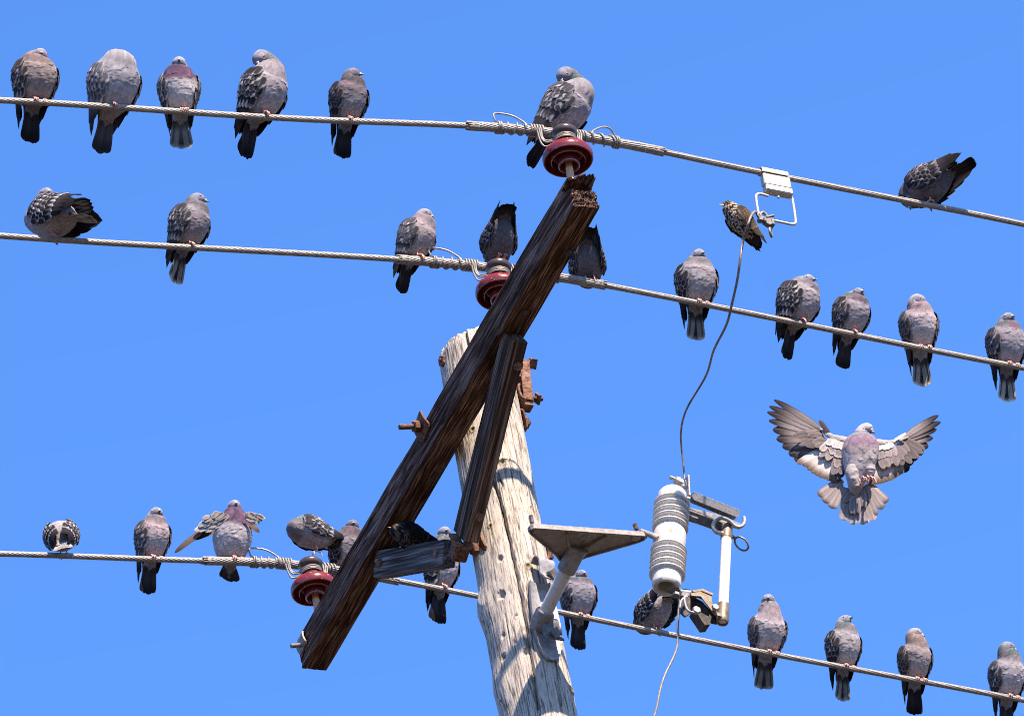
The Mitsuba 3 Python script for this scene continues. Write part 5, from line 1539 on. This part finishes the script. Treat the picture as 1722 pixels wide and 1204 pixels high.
def arm_bone(key, pts, radii, col, rng, squash=0.55):
    P_ = spline(np.array(pts), 40)
    tb_ = tube(P_, np.interp(np.linspace(0, 1, 40), np.linspace(0, 1, len(radii)), radii), 28)
    v_ = np.array(tb_.vertices)
    c_ = (v_ - P_[np.argmin(((v_[:, None] - P_[None]) ** 2).sum(-1), axis=1)]) @ TT
    v_ = v_ - TT * (c_ * (1 - squash))[:, None]
    v_ += (meshkit.fbm(v_ * 120, 2, 3) - .5)[:, None] * TT * 0.004
    cc = np.asarray(col) * (0.8 + 0.4 * meshkit.noise(v_ * 160, 5))[:, None]
    put(key, Mesh().add(v_, tb_.faces, cc), 'mat_feather', colour=True)


# the wing on the left of the picture
wk = fly + '__wing'
prim = [(185, 88, .016), (125, 162, .019), (98, 228, .021), (113, 324, .023), (158, 428, .025), (195, 538, .026), (260, 628, .027), (335, 718, .027), (402, 786, .026)]
sec = [(432, 848, .024), (500, 872, .024), (556, 915, .024), (604, 952, .024), (652, 976, .024), (700, 998, .023), (748, 1008, .023), (796, 1028, .022), (842, 1040, .022), (884, 1040, .022)]
flight_wing(wk, z4, ((716, 430, .004), (800, 600, .004)), prim, ((770, 640, .004), (930, 760, .006)), sec, None, 0, (-.060, -.010, .0), 0, 1)
coverts(wk + '__covert', z4, [
    (640, 455, .008, 790, 640, .010, -150, 20, 10, .062, .020, (.052, .044, .044), (.070, .060, .060), .0006),
    (690, 460, .012, 800, 610, .014, -130, 20, 9, .036, .018, (.050, .041, .042), (.10, .086, .083), .0008),
    (800, 640, .010, 960, 740, .012, -60, 120, 9, .046, .020, (.062, .052, .053), (.16, .142, .137), .001),
    (790, 590, .015, 985, 660, .017, -50, 110, 10, .036, .019, (.080, .069, .070), (.22, .20, .195), .0012),
    (820, 545, .019, 1000, 590, .021, -40, 110, 10, .028, .018, (.18, .165, .165), (.30, .275, .27), .0015),
    (880, 800, .006, 985, 800, .010, 10, 130, 5, .052, .018, (.06, .052, .056), (.085, .074, .08), .001)], rng)
arm_bone(wk + '__wing_arm', [pt(z4, 715, 432, .006), pt(z4, 770, 480, .010), pt(z4, 835, 520, .014), pt(z4, 915, 548, .016), pt(z4, 1010, 575, .018), pt(z4, 1080, 640, .018)], [.003, .006, .009, .011, .014, .010], (.27, .248, .245), rng)
fan_feather(wk + '__alula', (pt(z4, 832, 520, .012), pt(z4, 700, 328, .030)), .015, (.04, .032, .034), (.03, .024, .025), (.05, .042, .042), rng, TT, curve=0.05, tipw=0.1, point=0.35)
for k, (x, y, x1, y1, w) in enumerate(((950, 800, 905, 1035, .022), (965, 800, 945, 1010, .020), (978, 800, 972, 962, .018))):
    fan_feather(wk + '__tertial' + ('' if k == 0 else '_%03d' % k), (pt(z4, x, y, .004 - .002 * k), pt(z4, x1, y1, -.004 - .002 * k)), w, (.045, .04, .046), (.025, .022, .026), (.03, .027, .032), rng, TT, curve=0.05, tipw=0.2, point=0.3)
# the wing on the right
wk = fly + '__wing_001'
prim = [(1080, 272, .016), (1104, 346, .018), (1050, 430, .020), (1003, 530, .022), (944, 622, .024), (884, 704, .025), (806, 778, .026), (722, 850, .027), (648, 930, .027)]
sec = [(600, 968, .025), (556, 990, .025), (512, 1014, .025), (468, 1034, .025), (424, 1046, .024), (380, 1058, .024), (336, 1064, .024), (290, 1070, .024), (248, 1070, .024)]
flight_wing(wk, z5, ((640, 545, .002), (560, 640, .004)), prim, ((540, 660, .004), (330, 740, .008)), sec, None, 0, (-.035, -.012, .0), 0, 1, -0.12)
coverts(wk + '__covert', z5, [
    (690, 560, .008, 560, 690, .008, 90, 90, 9, .060, .021, (.052, .044, .044), (.070, .060, .060), .0006),
    (600, 590, .011, 500, 690, .012, 60, 110, 8, .050, .020, (.075, .064, .064), (.09, .078, .078), .0008),
    (520, 660, .011, 335, 730, .012, 20, 120, 9, .052, .021, (.095, .083, .085), (.115, .10, .102), .0008),
    (500, 620, .015, 320, 680, .016, 10, 120, 9, .040, .019, (.11, .097, .099), (.14, .125, .125), .001),
    (480, 590, .019, 312, 620, .021, 0, 110, 9, .022, .017, (.24, .22, .215), (.34, .315, .31), .0015)], rng)
arm_bone(wk + '__wing_arm', [pt(z5, 700, 535, .004), pt(z5, 620, 556, .008), pt(z5, 520, 588, .014), pt(z5, 420, 604, .016), pt(z5, 320, 606, .018), pt(z5, 250, 660, .018)], [.003, .006, .008, .010, .014, .010], (.27, .248, .245), rng)
fan_feather(wk + '__alula', (pt(z5, 500, 590, .014), pt(z5, 668, 484, .034)), .012, (.36, .32, .31), (.26, .22, .22), (.40, .36, .35), rng, TT + UU * 0.8, curve=0.05, tipw=0.1, point=0.35)
# tail fan
tips = [((560, 370), (150, 632), .030), ((540, 420), (243, 742), .031), ((560, 470), (362, 838), .031), ((640, 500), (565, 1035), .030), ((690, 520), (655, 1060), .022), ((720, 520), (722, 1108), .026),
        ((800, 520), (885, 1108), .026), ((830, 520), (965, 1078), .022), ((870, 500), (1060, 1040), .028), ((930, 470), (1110, 960), .020), ((960, 440), (1222, 848), .026), ((980, 430), (1300, 740), .028)]
for k, (r_, t_, w_) in enumerate(tips):
    e = (k - 5.5) / 5.5
    fan_feather(fly + '__tail_feather' + ('' if k == 0 else '_%03d' % k), (pt(z6, *r_, -.020 - .0016 * (5.5 - abs(k - 5.5))), pt(z6, *t_, -.040 + .0016 * abs(k - 5.5) * 1.5)), w_, (.125, .108, .108), (.06, .05, .051), (.045, .035, .033) if abs(e) > .5 else (.16, .14, .135), rng, TT, curve=0.03, tipw=0.12, edgew=0.4, point=0.12, root_w=0.55, shaft=0.5, tilt=0.06 * e)
m = Mesh()
for (x, y, x1, y1, w) in ((700, 560, 590, 740, .018), (720, 600, 690, 930, .017), (770, 600, 745, 940, .014), (800, 600, 820, 930, .014), (850, 560, 860, 820, .014), (900, 520, 925, 830, .015), (660, 500, 600, 640, .018), (940, 470, 990, 730, .014), (760, 520, 780, 760, .022), (840, 520, 845, 740, .018)):
    v_, f_, t_, s_ = blade(pt(z6, x, y, -.012), pt(z6, x1, y1, -.022), TT, w, curve=0.15, nt=8, nsd=5, point=0.4, camber=0.25)
    cc = feather_col(t_, s_, (.10, .088, .09), (.15, .133, .135), (.13, .115, .115), rng, .15, .4, .3) * 1.6
    m.add(v_, f_, cc)
put(fly + '__undertail_covert', m, 'mat_feather', colour=True)
# thighs and tucked pink feet
for k, (pts_, rr_) in enumerate((([(735, 130), (720, 260), (745, 400), (790, 500)], [.018, .021, .017, .008]), ([(1010, 130), (1015, 230), (1010, 300), (1000, 350)], [.016, .017, .012, .006]))):
    P_ = spline(np.array([pt(z6, x, y, .034 - .004 * i) for i, (x, y) in enumerate(pts_)]), 30)
    tb_ = tube(P_, np.interp(np.linspace(0, 1, 30), np.linspace(0, 1, 4), rr_), 28)
    v_ = np.array(tb_.vertices) + (meshkit.fbm(np.array(tb_.vertices) * 130, 2, 6) - .5)[:, None] * TT * 0.004
    put(fly + '__thigh' + ('' if k == 0 else '_001'), Mesh().add(v_, tb_.faces, np.array([.30, .275, .285]) * (0.85 + 0.3 * meshkit.noise(v_ * 140, 8))[:, None]), 'mat_feather', colour=True)
for k, (ax0, toes) in enumerate((((850, 420), [(870, 300), (915, 320), (945, 350), (820, 360)]), ((985, 360), [(960, 290), (1010, 300), (1055, 320), (1075, 350)]))):
    m = Mesh()
    ank = pt(z6, *ax0, .040)
    for i, (x, y) in enumerate(toes):
        e_ = pt(z6, x, y, .064 - .004 * i); tip_ = pt(z6, x + 35, y + 55, .066 - .004 * i)
        tt_ = tube(spline(np.array([ank, (ank + e_) / 2 + TT * .006, e_, tip_]), 12), np.r_[np.full(8, .0027), .0025, .002, .0014, .0006], 8)
        m.add(tt_.vertices, tt_.faces, mixc([.52, .27, .25], [.08, .06, .06], sst(.75, .95, np.linspace(0, 1, len(tt_.vertices)))))
    lg = tube(np.array([ank, pt(z6, ax0[0] - 20, ax0[1] + 70, .022)]), .0036, 10)
    m.add(lg.vertices, lg.faces, (.48, .25, .23))
    put(fly + '__foot' + ('' if k == 0 else '_001'), m, 'mat_horn', colour=True)
tag(fly, 'pale bellied pigeon in flight with wings and tail spread wide', 'pigeon')
BIRDS[fly] = (1295, 673, 1584, 882)

# ------------------------------------------------------------------ the stretching pigeon's half open wings on the lowest line
SC = aty(398, 905, WIRES[2][0] - 0.02)
def sp_(x, y, t=0.0):
    return SC + RT * ((x - 398) / FPX * ((SC - CAM) @ DV)) - UP * ((y - 905) / FPX * ((SC - CAM) @ DV)) + TT * t


def zb(x, y):
    return 40 + x / 3.914, 810 + y / 3.914


def wing_part(key, feathers, covs, rng):
    for k, (x0, y0, t0, x1, y1, t1, w, base, edge, tip) in enumerate(feathers):
        fan_feather(key + '__flight_feather' + ('' if k == 0 else '_%03d' % k), (sp_(*zb(x0, y0), t0), sp_(*zb(x1, y1), t1)), w, base, edge, tip, rng, TT + UP * 0.4, curve=0.10, tipw=0.25, point=0.45, shaft=0.3)
    m = Mesh()
    for (x0, y0, t0, x1, y1, t1, dx, dy, n, ln, w, base, edge) in covs:
        for i in range(n):
            f = (i + rng.uniform(-.3, .3)) / max(1, n - 1)
            root = sp_(*zb(x0 + (x1 - x0) * f, y0 + (y1 - y0) * f), t0 + (t1 - t0) * f)
            d = unit(sp_(*zb(x0 + dx, y0 + dy)) - sp_(*zb(x0, y0)) + RT * .006 * rng.normal())
            tp = root + d * ln * rng.uniform(.8, 1.2) + TT * .004
            v_, f_, t_, s_ = blade(root, tp, TT + UP * .3, w, curve=.15, nt=7, nsd=5, point=.5, camber=.2, root_w=.6)
            k_ = rng.random()
            cc = feather_col(t_, s_, mixc(base, edge, np.array(.5 * (k_ > .5))), edge, edge, rng, .18, .45, .3)
            m.add(v_, f_, np.clip(cc, .01, .85)).add(v_ - TT * .0006, f_[:, ::-1], np.clip(cc, .01, .85))
    put(key + '__covert', m, 'mat_feather', colour=True)
    return m


pr = np.array([.06, .043, .035])
wing_part(k20 + '__wing', [(1215, 285, -.01, 993, 466, .0, .026, pr, pr * .55, pr * .5), (1220, 290, -.014, 1010, 430, -.012, .026, pr * .9, pr * .6, pr * .5), (1235, 300, -.018, 1050, 380, -.02, .026, pr * .8, pr * .6, pr * .5), (1260, 300, -.02, 1120, 345, -.03, .026, pr, pr * .6, pr * .5)], [
    (1270, 200, .004, 1345, 230, .012, -60, 55, 10, .034, .019, (.06, .05, .05), (.34, .31, .295)),
    (1225, 225, .002, 1320, 260, .012, -60, 50, 11, .032, .018, (.07, .06, .06), (.36, .33, .315)),
    (1190, 262, .0, 1310, 285, .012, -60, 45, 11, .030, .018, (.22, .195, .19), (.40, .37, .355)),
    (1175, 290, -.002, 1260, 305, .008, -60, 40, 7, .034, .018, (.30, .27, .26), (.40, .37, .355))], rng)
wing_part(k20 + '__wing_001', [(1465, 250, -.014, 1550, 296, -.03, .024, pr, pr * .6, pr * .5)], [
    (1475, 205, .004, 1530, 215, .0, 45, 45, 8, .030, .018, (.07, .06, .06), (.36, .33, .315)),
    (1460, 235, .006, 1515, 245, .0, 45, 35, 8, .030, .018, (.20, .18, .175), (.40, .37, .355)),
    (1460, 212, .008, 1545, 222, .0, 20, 55, 8, .024, .017, (.16, .14, .135), (.40, .37, .355))], rng)
